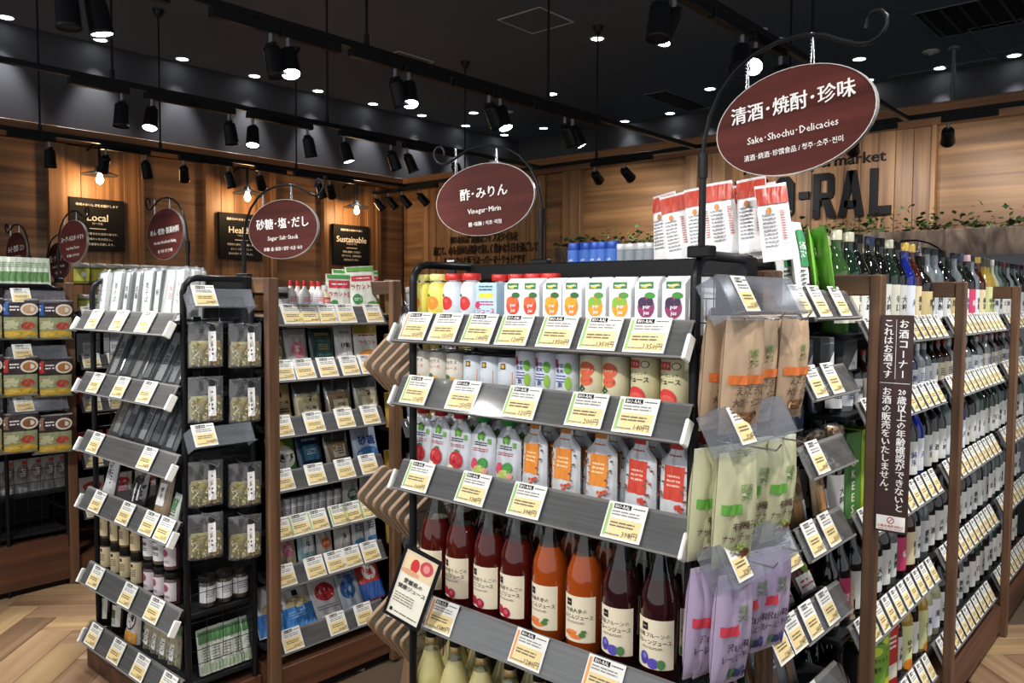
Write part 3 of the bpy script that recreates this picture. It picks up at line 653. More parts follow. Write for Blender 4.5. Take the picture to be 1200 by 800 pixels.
bayA = [(1.43, (341, 361, 382, 404, 436)), (1.225, (330, 355, 382, 408, 430)), (1.02, (328, 366, 402, 432)), (.82, (329, 367, 402, 430)), (.64, (326, 348, 370, 395, 411, 430)), (.46, (330, 366, 390, 410, 432)), (.21, (338, 392, 424))]
gondola('wooden bay of sugar and salt packs right of the left end rack', 'gondola', 1.585, 2.165, 2.60, .40, (1.575, 2.145), [(1.58, 2.145, [(z, [(hx(ABY, p), n_ if z != .64 else g_, price()) for p in c]) for z, c in bayA], .085)])
gondola('next wooden bay glimpsed between sugar bay and central rack', 'gondola', 2.19, 3.9, 2.60, .42, (3.05, 3.88), [(2.2, 3.02, [(z, [(2.3+i*.14, n_, price()) for i in range(5)]) for z in (1.43, 1.2, .95, .7, .45, .21)], .08)])
bayB = [(1.49, (936, 957, 981)), (1.30, (955, 975)), (1.115, (960,)), (.92, (929, 957, 976)), (.72, (921, 938, 957, 977)), (.50, (925, 945, 965))]
gondola('wooden bay of snack packs between central rack and sake shelves', 'gondola', 1.785, 2.19, .75, .42, (1.80,), [(1.83, 2.185, [(z, [(hx(BBY, p), n_, price()) for p in c]) for z, c in bayB], .075)])
SZ = [1.41, 1.185, .875, .56, .215]
def sk_cards(b0, b1, w_): n = int((b1-b0-.06)/w_); return [(b0+.05+w_*.5+i*w_*1.0, n_, price()) for i in range(n)]
for i, (a_, c_, lb) in enumerate(((2.22, 3.13, 'first wooden sake shelving bay with the age warning sign'), (3.13, 4.13, 'second wooden sake shelving bay, right of warning sign'), (4.13, 5.05, 'third wooden sake shelving bay at right edge'))):
    gondola(lb, 'gondola', a_ - .0225, c_ - .0235, .75, .45, (a_ + .0,), [(a_+.01, c_-.035, [(z, [(u, k, p) for u, k, p in sk_cards(a_, c_, .080)]) for z in SZ], .056)])
# far left gondola C
gondola('far left wooden bay behind the left end rack', 'gondola', 1.62, 3.2, 4.53, .42, (1.60, 2.5), [(1.64, 2.48, [(z, [(1.72+i*.13, n_, price()) for i in range(6)]) for z in (1.40, 1.15, .92, .62, .35)], .09)])
def back_half(label, x0, x1, ya, yb, xs, top=False):
    root = empty('gondola', (x0, ya, 0)); tag(root, label, 'shelving')
    for x in xs: q = MB(); q.box(x-x0-.02, x-x0+.02, yb-ya-.03, yb-ya, 0, 1.57, POST, .003); q.build('post', root); q = MB(); q.box(x-x0-.02, x-x0+.02, .0, yb-ya-.03, 1.515, 1.57, BEAM, .003); q.build('cross_beam', root)
    q = MB(); q.box(0, x1-x0, .0, yb-ya-.02, .03, .14, BASEX, .003); q.build('plinth', root)
    if top: q = MB(); q.box(0, x1-x0, .0, yb-ya, 1.571, 1.58, P('#202124', .45)); q.build('top_board', root)
    for z in (.16, .5, .85, 1.18, 1.41): q = MB(); q.box(.02, x1-x0, .02, yb-ya-.05, z-.016, z, P('#202124', .45), .002); q.build('shelf', root)
back_half('far side of the left gondola, shelves facing away', 1.585, 3.9, 3.02, 3.42, (1.61, 3.05, 3.88))
back_half('far side of the far left gondola, shelves facing away', 1.60, 3.2, 4.98, 5.38, (1.63, 2.5, 3.18), True)
back_half('far side of the sake gondola, shelves facing away', 2.22, 5.02, 1.24, 1.68, (2.25, 3.13, 4.13))
rc = empty('end_rack', (.6, 4.46, 0)); tag(rc, 'far left black rack of hanging pasta packs', 'display rack')
q = MB(); q.tube([(-.3, 0, 0), (-.3, 0, 1.5), (-.25, 0, 1.55)] + [(x, 0, 1.55) for x in (0, .3, .6, .9)] + [(.965, 0, 1.53), (.975, 0, 1.5), (.975, 0, .2)], .011, STEEL, 10); q.build('side_frame', rc)
q = MB(); q.tube([(.70, .0, 0), (.70, 0, 1.54)], .01, STEEL, 8); q.tube([(.62, .0, 0), (.62, 0, 1.54)], .01, STEEL, 8); q.build('upright', rc)
mesh_wires(-.3, .97, .25, 1.5, .06).build('wire_grid', rc)
q = MB(); q.box(-.3, .98, -.01, .5, .03, .26, BASEX, .003); q.build('plinth', rc); q = MB(); q.box(-.3, .98, .01, .5, 0, .03, BLACK); q.build('toe_strip', rc)
q = MB(); q.box(-.3, .97, .25, .27, .26, 1.5, P('#1f2023', .6)); q.build('back_panel', rc)
for z in (.30, .50, .72, .90):
    q = MB(); q.box(-.3, .97, .02, .25, z-.015, z, P('#202124', .5)); q.build('shelf', rc)
def clear_strip(parent, u, y, z, L_, hh, cards, w_=.1):
    """clear ticket holder in front of hung packs"""
    r = empty('price_rail'); r.parent = parent; r.matrix_local = Matrix.Translation((u, y, z)) @ Matrix.Rotation(TILT, 4, 'X')
    q = MB(); q.box(0, L_, .0, .003, 0, hh, HOLD); q.box(0, L_, .0, .05, hh-.002, hh, HOLD); q.box(0, L_, -.012, 0, -.002, .001, HOLD); q.box(0, .003, 0, .05, .0, hh, HOLD); q.box(L_-.003, L_, 0, .05, .0, hh, HOLD); q.build('clear_holder', r)
    for cu, k, p in cards: card(r, Matrix.Translation((cu, -.001, .004)), k, p, w_, .078)
for z in (1.50, 1.225, .965):
    h0 = hit(10, 350, 1, 4.38)[0]; clear_strip(rc, h0-.6, -.08, z-.035, .26, .07, [(.06, n_, price())], .085)
# ================================================================ oval hanging signs
SIGNM = wood('sign_red_brown_wood', '#3c1814', '#5a2a25', 0, .9, .6, .15); SIGNE = P('#b9b4b0', .3, .6)
def hanging_sign(name_lab, base, ang, side, texts, w_=.33, h_=.205, drop=0, roll=0, ts=1.0, off=0):
    """base on the rack top; arm runs to local +x (side=1) or -x (-1); the sign faces local -y"""
    root = empty('hanging_sign', base, ang); tag(root, name_lab, 'sign')
    z0 = -drop
    pts = [(0, 0), (0, .21), (.012, .27), (.035, .315), (.07, .352), (.11, .375), (.16, .388), (.21, .389), (.25, .38), (.285, .362), (.315, .349), (.335, .347), (.352, .355), (.362, .371), (.362, .387), (.352, .398), (.338, .399), (.328, .389), (.325, .374)]
    q = MB(); q.tube([(side*x, 0, (z+z0) if z > 0 else 0) for x, z in pts], .0042, STEEL, 8); q.build('arch', root)
    q = MB(); q.tube([(0, 0, -.01), (0, 0, .19+z0)], .0075, BLACK, 8); q.tube([(0, 0, .15+z0), (0, 0, .20+z0)], .010, BLACK, 8); q.box(-.028, .028, -.014, .014, -.012, .012, BLACK, .003); q.build('pole', root)
    cx = side*.185 + off; cz = .235 + z0
    bd = empty('board', (cx, 0, cz)); bd.parent = root; bd.rotation_euler = (0, roll, 0)
    n = 48; q = MB()
    def el(k, y, s=1): t = 2*math.pi*k/n; return (w_/2*s*math.cos(t), y, h_/2*s*math.sin(t))
    q.add([el(k, -.005) for k in range(n)], [tuple(range(n))], SIGNM); q.add([el(k, .005) for k in range(n)], [tuple(range(n-1, -1, -1))], SIGNM)
    q.build('oval_panel', bd)
    q = MB(); q.add([el(k, -.0055) for k in range(n)] + [el(k, -.0055, 1.012) for k in range(n)] + [el(k, .0055, 1.012) for k in range(n)] + [el(k, .0055) for k in range(n)],
          [(a*n+k, a*n+(k+1) % n, (a+1)*n+(k+1) % n, (a+1)*n+k) for a in range(3) for k in range(n)], SIGNE); q.build('edge_band', bd)
    f = flat(-.0052); wt = P('#e9e6e2', .5, 0, 0)
    for s_, z, sz, bo, sx in texts: q = MB(); q.pr(f, 't', s_, 0, z*h_, sz*ts, wt, bo, sx); q.build('lettering', bd)
    for dx in (-.30, .12):
        x = cx + dx*w_*1.0; t = side*x
        zt_ = z0 + (.389 if t > .12 else .365); zb = cz + h_/2*math.sqrt(max(0, 1-(2*dx)**2)) - .012 - (math.sin(roll)*dx*w_)
        q = MB(); nn = max(2, int((zt_-zb)/.006))
        for s2 in (-.004, .004): q.tube([(x+s2*(i/nn if i < nn else 1), 0, zt_ - (zt_-zb)*i/nn) for i in range(nn+1)], .0013, CHROME, 5)
        for i in range(nn+1): q.lathe([(.0005, zt_-(zt_-zb)*i/nn-.002), (.0022, zt_-(zt_-zb)*i/nn), (.0005, zt_-(zt_-zb)*i/nn+.002)], CHROME, 5, (x-.004, 0), cap=False)
        q.build('chain', root)
    return root
def sdir(c, s): return math.atan2(-c*.751 - s*.66, c*.661 - s*.75)
h = hit(835, 300, 1, .806); hanging_sign('big oval dark red sake and shochu sign on the central rack corner pole', (1.505, .806, 1.60), sdir(.68, .733), 1,
    [('清酒･焼酎･珍味', .17, .0375, .016, 1), ('Sake･Shochu･Delicacies', -.10, .0205, .008, .95), ('清酒･烧酒･珍馔食品 / 청주･소주･진미', -.27, .0135, .010, .95)], .315, .195, 0, R(-4), .95, .008)
hanging_sign('oval dark red vinegar and mirin sign over the central rack', (1.745, 1.43, 1.60), sdir(.87, .49), -1,
    [('酢･みりん', .10, .036, .018, 1), ('Vinegar･Mirin', -.14, .021, .008, .95), ('醋･味醂 / 식초･미림', -.33, .014, .012, .95)], .33, .205, .048, R(-4))
hanging_sign('oval dark red sugar, salt and stock sign over the left rack', (1.55, 2.66, 1.575), sdir(.9, .436), 1,
    [('砂糖･塩･だし', .10, .040, .018, 1), ('Sugar･Salt･Stock', -.14, .021, .008, .95), ('砂糖･盐･高汤 / 설탕･소금･육수', -.33, .0145, .010, .9)], .31, .205, .07, R(-2))
def bsign(px, py, X, pyc, ang, side, texts, lab, drop=0):
    v = hit(px, py, 0, X); v.z = 1.575; hanging_sign(lab, tuple(v), ang, side, texts, .32, .215, drop, R(-3))
def fsign(p, ang, side, texts, lab, drop=0): hanging_sign(lab, p, ang, side, texts, .32, .215, drop, R(-3))
fsign((1.61, 3.20, 1.582), sdir(.76, .65), -1, [('めん･乾物･製菓材料', .06, .030, .014, .95), ('Noodles･Dried foods･Baking', -.15, .018, .008, .9), ('面･干货 / 면･건어물', -.33, .015, .01, 1)], 'oval dark red noodle and dried food sign before the brown wall', .05)
fsign((1.60, 4.58, 1.582), sdir(.78, .626), 1, [('スープ･パスタ･トマト', .08, .030, .014, .9), ('Soup･Pasta･Tomato', -.14, .020, .008, .9), ('汤･意面 / 수프･파스타', -.32, .015, .01, 1)], 'oval dark red soup and pasta sign beside the Local poster', .04)
fsign((1.63, 5.10, 1.592), sdir(.77, .64), -1, [('みそ･惣菜･コン', .06, .040, .016, .9), ('Miso･Side dishes', -.15, .022, .008, .9), ('味噌 / 된장', -.33, .018, .01, 1)], 'leftmost oval sign, small dark red, before the brown wall', .065)
fsign((1.80, 5.345, 1.592), sdir(.77, .64), 1, [('缶･ナッツ･麺', .08, .044, .016, .9), ('Canned･Nuts･Noodles', -.14, .022, .008, .85), ('罐头･坚果', -.32, .018, .01, 1)], 'dim oval sign half behind the soup sign', .12)
hanging_sign('dark red oval sign low behind the sake bottles', (4.13, .93, 1.582), sdir(.751, .66), -1, [('焼酎', .1, .04, .016, 1)], .33, .205, .18, 0)
# age notice on the first sake post
XN = 2.195
an = empty('notice_board', (XN, .618, 0), -R(90) + R(4)); tag(an, 'tall narrow brown age warning notice with white Japanese writing on sake post', 'sign')
zt2 = hit(1047, 369, 0, XN)[2]; zb2 = hit(1047, 624, 0, XN)[2]; Wn = .080; cxn = .0
q = MB(); q.box(cxn-Wn/2, cxn+Wn/2, -.006, 0, zb2, zt2, P('#35201d', .45, 0, .03), .002); q.build('board', an)
f = flat(-.006); wt = P('#efecea', .5, 0, 0); Hn = zt2-zb2
def vert(s_, x, z0_, z1_, sz):
    q = MB(); n = len(s_)
    if s_.startswith('20'): s_ = ['20'] + list(s_[2:]); n = len(s_)
    for i, ch in enumerate(s_):
        zz = z0_ + (z1_-z0_)*(i+.5)/n
        if ch == 'ー': q.pr(f, 'r', x, zz, sz*.13, sz*.75, wt, lay=1)
        elif ch == '。': q.pr(f, 't', '°', x + sz*.25, zz, sz, wt, .02, lay=1)
        else: q.pr(f, 't', ch, x, zz, sz*(.8 if ch == '20' else 1), wt, .02, lay=1)
    q.build('lettering', an)
vert('お酒コーナー', cxn+.018, zt2-.010, zt2-Hn*.29, .024); vert('これはお酒です', cxn-.018, zt2-.010, zt2-Hn*.29, .023)
vert('20歳以上の年齢確認ができないと', cxn+.018, zt2-Hn*.33, zt2-Hn*.90, .023); vert('お酒の販売をいたしません。', cxn-.018, zt2-Hn*.33, zt2-Hn*.83, .023)
q = MB(); q.pr(f, 'r', cxn, zt2-Hn*.31, Wn*.9, .0012, wt); q.pr(f, 'r', cxn, zt2-Hn*.155, .001, Hn*.27, wt); q.build('ruled_line', an)
q = MB(); q.pr(f, 'r', cxn, zb2+.025, Wn*.86, .038, WHITE); rd = P('#b23a3e', .5, 0, 0); q.pr(f, 'e', cxn, zb2+.032, .009, .009, rd); q.pr(f, 'e', cxn, zb2+.032, .0065, .0065, WHITE); q.pr(f, 'r', cxn, zb2+.032, .015, .002, rd, R(45)); q.pr(f, 't', '20歳未満飲酒防止', cxn, zb2+.017, .008, rd, .01); q.pr(f, 's', cxn, zb2+.010, .06, .003, 1, rd); q.build('white_sticker', an)
# ================================================================ goods: shapes
def sgn(x, p): return math.copysign(abs(x)**p, x)
def pouch(q, w_, h_, T, mat, wf=lambda v: 1, kind='pillow', wr=.0025, nx=10, nz=12, seed=0, seal=None, base=0):
    """filled bag; returns the front surface function for print"""
    if wr > .0015: nx = int(nx*1.6); nz = int(nz*1.6)
    rnd = random.Random(seed); ph = [rnd.uniform(0, 6.28) for _ in range(6)]; kx, kz = rnd.uniform(7, 11), rnd.uniform(8, 13)
    def t(u, v):
        if kind == 'pillow': a = max(0, math.sin(math.pi*min(1, max(0, v))))**.55
        elif kind == 'stand': a = (1 - max(0, min(1, v)))**.55 * (1 if v > .02 else .9)
        elif kind == 'full': a = min(1, (1-v)*6)**.6 if v > .8 else (min(1, v*9)**.5)
        else: a = min(1, max(0, v)*12, max(0, 1-v)*12)
        e_ = max(0, 1-abs(u)**(3 if kind != 'slab' else 10))**.5
        return T/2*a*e_
    def W(u, v): return wr*(math.sin(kx*u+ph[0]+3*v)*math.sin(kz*v+ph[1]) + .6*math.sin(2.3*kx*u+ph[2]-5*v)*math.sin(1.7*kz*v+ph[3]))*max(0, 1-u*u)
    def S(u, v, sd, e=0):
        y = t(u, v) + W(u, v)*min(1, t(u, v)/(T*.2+1e-6)) + .0006
        return (u*w_/2*wf(v), sd*(y+e), base + v*h_)
    for sd in (-1, 1):
        vs = [S(2*i/nx-1, j/nz, sd) for j in range(nz+1) for i in range(nx+1)]
        fs = [(j*(nx+1)+i, j*(nx+1)+i+1, (j+1)*(nx+1)+i+1, (j+1)*(nx+1)+i) for j in range(nz) for i in range(nx)]
        if sd == 1: fs = [f[::-1] for f in fs]
        q.add(vs, fs, mat, True)
    if seal:
        for v0, v1 in ((0, .035), (.965, 1)):
            if v0 == 0 and kind == 'stand': continue
            n_s = 3
            for k in range(n_s):
                z = v0 + (v1-v0)*(k+.5)/n_s
                q.pr(lambda x, zz, e: S(x/(w_/2*wf(zz/h_)+1e-9), zz/h_, -1, e), 'r', 0, z*h_, w_*.98*wf(z), h_*.004, seal, lay=0)
    return lambda x, z, e: S(max(-1, min(1, x/(w_/2*wf(z/h_)+1e-9))), z/h_, -1, e + .0009)
def bottle_prof(kind, H, r):
    if kind == 'juice': return [(r*.9, 0), (r, .006), (r, H*.52), (r*.95, H*.60), (r*.62, H*.74), (r*.40, H*.84), (r*.36, H*.90)], H*.90
    if kind == 'sake': return [(r*.92, 0), (r, .006), (r, H*.56), (r*.93, H*.63), (r*.62, H*.71), (r*.42, H*.78), (r*.36, H*.86), (r*.36, H*.92)], H*.92
    if kind == 'wine': return [(r*.92, 0), (r, .006), (r, H*.62), (r*.9, H*.68), (r*.5, H*.75), (r*.38, H*.8), (r*.38, H*.93)], H*.93
    if kind == 'squat': return [(r*.92, 0), (r, .008), (r, H*.6), (r*.8, H*.7), (r*.4, H*.78), (r*.36, H*.88)], H*.88
def glass(hexc, rough=.06): return P(hexc, rough, 0, .02, .6)
def profile_cut(pr_, z):
    lo = [p for p in pr_ if p[1] <= z]; hi = [p for p in pr_ if p[1] > z]
    a, c = lo[-1], hi[0]; r_ = a[0] + (c[0]-a[0])*(z-a[1])/(c[1]-a[1])
    return lo + [(r_, z)], [(r_, z)] + hi
CLR = clear('bottle_glass', '#e8efe9', .10, .03)
def bottle(name='juice_bottle', kind='juice', H=.30, r=.043, liq='#5a1410', glassm=None, fill=.72, cap='#181818', capband=None, label=None, seg=18, capr=None, lz=(.10, .36), lab_ang=130, neck=None):
    def mk():
        root = empty(name); pr_, top = bottle_prof(kind, H, r)
        if glassm is None:
            lo, hi = profile_cut(pr_, H*fill)
            q = MB(); q.lathe(lo, glass(liq), seg); q.build('contents', root)
            q = MB(); q.lathe(hi, CLR, seg, cap=False); q.build('glass_neck', root)
        else:
            q = MB(); q.lathe(pr_, glassm, seg); q.build('glass_body', root)
        cr = capr or r*.40
        q = MB(); q.lathe([(cr, top-.004), (cr, H-.003), (cr*.9, H)], P(cap, .3, .2, 0), max(10, seg-4))
        if capband: q.lathe([(cr*1.08, top-.012), (cr*1.08, top+.004), (cr, top+.006)], P(capband, .3, .6, 0), max(10, seg-4))
        q.build('cap', root)
        if neck: q = MB(); q.lathe([(r*.385, H*neck[0]), (r*.385, H*neck[1])], P(neck[2], .4), 12); q.build('neck_band', root)
        if label:
            bg, ops = label; f = cyl(r+.0003); q = MB(); a = R(lab_ang); W = r*a; z0, z1 = H*lz[0], H*lz[1]; n = 12
            q.add([tuple(f(-W/2+W*i/n, z, .0003)) for z in (z0, z1) for i in range(n+1)], [(i, i+1, n+2+i, n+1+i) for i in range(n)], P(bg, .55, 0, .02), True)
            q.layer = 1
            for op in ops: q.pr(f, op[0], op[1]*(1 if op[0] == 't' else 1) if op[0] == 't' else op[1], *op[2:])
            q.build('paper_label', root)
        return root
    return mk
def ink(c='#2a2522'): return P(c, .6, 0, 0)
def can(name, r, H, bg, ops, rim='#b9bcc0', seg=20, top=None):
    def mk():
        root = empty(name); q = MB(); q.lathe([(r*.93, 0), (r, .004), (r, H-.006), (r*.95, H-.002)], P(bg, .35, .1, .02), seg)
        f = cyl(r)
        for op in ops: q.pr(f, *op)
        q.build('printed_body', root)
        q = MB(); q.lathe([(r*.97, H-.004), (r*.99, H), (r*.93, H), (r*.90, H-.003), (.001, H-.003)], P(rim, .3, .8, 0), seg, cap=False); q.lathe([(r*.96, 0), (r*.96, .003)], P(rim, .3, .8, 0), seg); q.build('metal_rim', root)
        if top == 'tab': q = MB(); q.box(-.006, .006, -.012, .006, H-.003, H-.001, CHROME); q.build('ring_pull', root)
        return root
    return mk
def carton(name, w_, d_, H, bg, ops, gable=False, side=None):
    def mk():
        root = empty(name); q = MB(); m_ = P(bg, .5)
        if gable:
            hb = H*.86; vs = [(-w_/2, -d_/2, 0), (w_/2, -d_/2, 0), (w_/2, d_/2, 0), (-w_/2, d_/2, 0), (-w_/2, -d_/2, hb), (w_/2, -d_/2, hb), (w_/2, d_/2, hb), (-w_/2, d_/2, hb), (-w_/2, -.003, H), (w_/2, -.003, H), (w_/2, .003, H), (-w_/2, .003, H)]
            q.add(vs, [(3, 2, 1, 0), (0, 1, 5, 4), (2, 3, 7, 6), (1, 2, 6, 5), (3, 0, 4, 7), (4, 5, 9, 8), (6, 7, 11, 10), (8, 9, 10, 11), (5, 6, 10, 9), (7, 4, 8, 11)], m_)
        else: q.box(-w_/2, w_/2, -d_/2, d_/2, 0, H, m_, .0015)
        f = flat(-d_/2)
        for op in ops: q.pr(f, *op)
        if side:
            for op in side: q.pr(lambda x, z, e: (w_/2+e, x, z), *op)
        q.build('printed_carton', root); return root
    return mk
def bag(name, w_, h_, T, bg, ops, kind='pillow', wf=lambda v: 1, seal=True, window=None, seed=1, rough=.35, wr=.0025, hang=False, fill=None, fillh=.55, nz=12, part='printed_bag', header=None):
    """printed or clear bag. fill=(colours) puts visible food inside a clear film bag"""
    def mk():
        root = empty(name); q = MB(); m_ = FILM if fill else P(bg, rough, 0, .05)
        f = pouch(q, w_, h_, T, m_, wf, kind, wr, 10, nz, seed, P('#d8d8d6', .4, 0, 0) if seal and not fill else None)
        for op in ops:
            if fill: continue
            q.pr(f, *op)
        if hang: q.box(-w_*.06, w_*.06, -.0035, -.0028, h_*.965, h_*.985, BLACK)
        q.build(part if not fill else 'clear_film', root)
        if fill:
            cols, cnt_, sz = fill; c_ = MB(); rr = random.Random(seed+5)
            pouch(c_, w_*.93, h_*fillh, T*.70, P(cols[0], .7, 0, .25, 0, .6), lambda v: 1 if v < .9 else .9, 'full' if kind != 'slab' else 'slab', .003, 8, 8, seed+3, base=h_*.03)
            for i in range(cnt_):
                x = rr.uniform(-.42, .42)*w_; z = h_*.05 + rr.random()*h_*fillh*.9; y = -T*.47*(1-(abs(x)/(w_/2))**3)**.5*((1-z/h_)**.55 if kind == 'stand' else .85)
                c_.M = Matrix.Translation((x, y, z)) @ Matrix.Rotation(rr.uniform(0, 3), 4, 'Y') @ Matrix.Rotation(rr.uniform(-.6, .6), 4, 'X')
                c_.box(-sz*rr.uniform(.8, 2), sz, -sz*.35, sz*.35, -sz*.4, sz*.4, P(cols[rr.randrange(len(cols))], .7, 0, .1))
            o = c_.build('contents', root); o['kind'] = 'stuff'
            if ops:
                l = MB()
                for op in ops: l.pr(f, *op)
                l.build('printed_label', root)
        if header: hh, hc = header; h2 = MB(); h2.box(-w_/2, w_/2, -.0035, .0035, h_-hh*.4, h_+hh*.6, P(hc, .5), .001); h2.build('header_card', root)
        return root
    return mk
def jar(name, r, H, body, cap, label=None, ops=(), seg=16, caph=.16, capr=1.02, lz=(.12, .7)):
    def mk():
        root = empty(name); q = MB(); q.lathe([(r*.93, 0), (r, .004), (r, H*(1-caph)*.93), (r*.9, H*(1-caph))], body if not isinstance(body, str) else glass(body), seg); q.build('glass_jar', root)
        q = MB(); q.lathe([(r*capr*.96, H*(1-caph)), (r*capr, H*(1-caph)+.003), (r*capr, H-.003), (r*capr*.95, H)], P(cap, .35, .2, 0), seg); q.build('lid', root)
        if label:
            f = cyl(r+.0003); q = MB(); W = r*R(170); n = 12
            q.add([tuple(f(-W/2+W*i/n, z, .0003)) for z in (H*lz[0], H*lz[1]) for i in range(n+1)], [(i, i+1, n+2+i, n+1+i) for i in range(n)], P(label, .55, 0, .02), True); q.layer = 1
            for op in ops: q.pr(f, *op)
            q.build('paper_label', root)
        return root
    return mk
def slab(name, w_, h_, T, bg, ops, film=True, rough=.3):
    """flat pack: stiff sheet with a clear sleeve"""
    def mk():
        root = empty(name); q = MB(); q.box(-w_/2, w_/2, -T/2, T/2, .004, h_*.93, P(bg, rough, 0, .08), .002); f = flat(-T/2)
        for op in ops: q.pr(f, *op)
        q.build('printed_pack', root)
        if film:
            q = MB(); pouch(q, w_*1.1, h_, T*1.5+.003, FILM, kind='slab', wr=.002, nx=8, nz=8, seed=int(w_*1000)); q.build('clear_film', root)
        return root
    return mk
# ================================================================ goods on the central rack
OR, RED_, GRN = '#ee8a1e', '#cf2b2b', '#4d9a3f'
def fruit_can(bg, fr, cap):
    def mk():
        root = empty('juice_bottle_can'); r = .031; q = MB(); q.lathe([(r*.93, 0), (r, .004), (r, .098), (r*.9, .112), (r*.66, .122)], P(bg, .35, .05), 20); f = cyl(r)
        q.pr(f, 'e', .002, .064, .019, .019, P(fr, .5, 0, .1)); q.pr(f, 'e', .002, .07, .006, .005, P('#f3a64f' if fr == OR else '#e5605c', .5, 0, 0)); q.pr(f, 'e', -.012, .085, .007, .004, ink('#3c7a35'))
        q.pr(f, 's', .002, .030, .034, .012, 2, ink('#444444')); q.build('printed_body', root)
        q = MB(); q.lathe([(r*.68, .120), (r*.68, .126)], CHROME, 18); q.build('collar', root)
        q = MB(); q.lathe([(r*.8, .126), (r*.84, .128), (r*.84, .140), (r*.78, .144)], P(cap, .35), 20); q.build('cap', root); return root
    return mk
WB1 = 'top shelf of central rack'
def U(face, pxs, d): return [face.u(p, d) for p in pxs]
row(FB, 'can_or', fruit_can('#e9dc6a', OR, '#e9e08a'), U(FB, (494, 515), .06), .06, 1.424, 'yellow bottle can of orange juice', WB1, 'juice can')
row(FB, 'can_ap', fruit_can('#dfe7ef', RED_, '#cf2f2a'), U(FB, (532, 553), .06), .06, 1.424, 'white bottle can with red apple and red cap', WB1, 'juice can')
row(FB, 'can_ap', None, U(FB, (581, 601, 620, 640), .15), .17, 1.424, 'red capped bottle can behind the cartons', WB1, 'juice can')
rdk = ink('#c8305a')
row(FB, 'multi', carton('juice_multipack', .078, .07, .118, '#bcd6ea', [('r', 0, .085, .05, .012, P('#f1d84a', .5, 0, 0)), ('t', 'ジュース', 0, .045, .017, rdk, .02), ('s', 0, .065, .055, .014, 2, rdk), ('s', 0, .104, .05, .016, 2, ink('#2f6f60')), ('e', -.03, .06, .008, .01, rdk)]),
    [FB.u(580, .06)], .06, 1.424, 'light blue paperboard multipack with red Japanese lettering', WB1, 'juice pack')
def pur(fr1, fr2, leaf):
    k = [('r', 0, .108, .036, .015, ink('#2f7f43')), ('p', -.014, .108, [(0, -.004), (.014, -.006), (.026, .004), (.012, .002)], ink('#e8c93a')), ('t', 'Vitamont', 0, .109, .0075, WHITE, .01),
         ('e', 0, .060, .021, .024, ink(fr1)), ('e', -.009, .070, .011, .012, ink(fr2)), ('e', .010, .072, .008, .009, ink(fr2)), ('e', .010, .086, .013, .007, ink(leaf)), ('t', 'pur\njus', .002, .062, .013, WHITE, .02), ('s', 0, .025, .03, .01, 2, ink('#777777'))]
    k[2] = ('s', 0, .108, .028, .006, 1, WHITE)
    return carton('juice_carton', .056, .056, .128, '#eceeef', k, True, [('r', 0, .06, .04, .05, ink('#dfe3e6')), ('e', 0, .045, .014, .014, ink('#8f6a9a'))])
for key, a in (('blood', ('#d8452a', '#e8683a', '#2f6a2c')), ('orange', ('#ef8b22', '#f2a52c', '#2f6a2c')), ('multi_fruit', ('#ea9a24', '#86b03c', '#57913a')), ('grape', ('#8e2f62', '#3b2347', '#3f8f37'))):
    px = dict(blood=(611, 632), orange=(657, 680), multi_fruit=(707, 735), grape=(766, 799))[key]
    row(FB, 'pur_' + key, pur(*a), U(FB, px, .055), .05, 1.424, 'white %s juice carton with green brand band' % dict(blood='blood orange', orange='orange', multi_fruit='mixed fruit', grape='grape')[key], WB1, 'juice carton', depth=1, dd=.075)
WB2 = 'second shelf of central rack'
gk = ink('#3b6b3a'); rk = ink('#c23a34'); bk = ink('#2a2a2c')
row(FB, 'vegcan', can('vegetable_can', .030, .104, '#d9d3c6', [('t', 'ミックス', 0, .078, .011, bk, .01), ('t', 'ジュース', 0, .062, .011, rk, .01), ('e', -.008, .035, .010, .009, gk), ('e', .008, .03, .010, .008, ink('#d79b2c')), ('s', 0, .015, .03, .008, 2, bk)], top='tab'), U(FB, (498, 516, 536), .05), .05, 1.251, 'cream vegetable juice can', WB2, 'can', depth=1, dd=.07)
row(FB, 'ocan', can('fruit_can', .031, .102, '#cfd6dd', [('p', -.0, .03, [(-.028, -.015), (.028, -.015), (.028, .035), (.0, .012), (-.028, .0)], ink('#d9853c')), ('r', .002, .078, .015, .015, ink('#5a4a38')), ('e', .002, .078, .005, .005, ink('#d8a84a')), ('s', 0, .022, .04, .006, 1, WHITE)], top='tab'), U(FB, (557, 577, 598), .05), .05, 1.251, 'silver can with orange swoosh', WB2, 'can', depth=1, dd=.07)
row(FB, 'gcan', can('vegetable_can', .031, .122, '#d7dbe4', [('r', -.014, .095, .013, .022, rk), ('t', '野菜\n果実', -.002, .09, .012, ink('#2e3a78'), .012), ('t', '飲', .0, .045, .014, ink('#2e3a78'), .012), ('s', 0, .06, .03, .02, 3, ink('#3c478a')), ('e', .019, .085, .009, .014, ink('#69a53a')), ('e', .02, .05, .008, .016, ink('#8bb842')), ('e', -.018, .022, .008, .007, ink('#8bb842')), ('e', -.006, .018, .006, .006, ink('#cf4a30'))], top='tab'), U(FB, (619, 643, 667), .05), .05, 1.251, 'tall green blue vegetable can', WB2, 'can', depth=1, dd=.07)
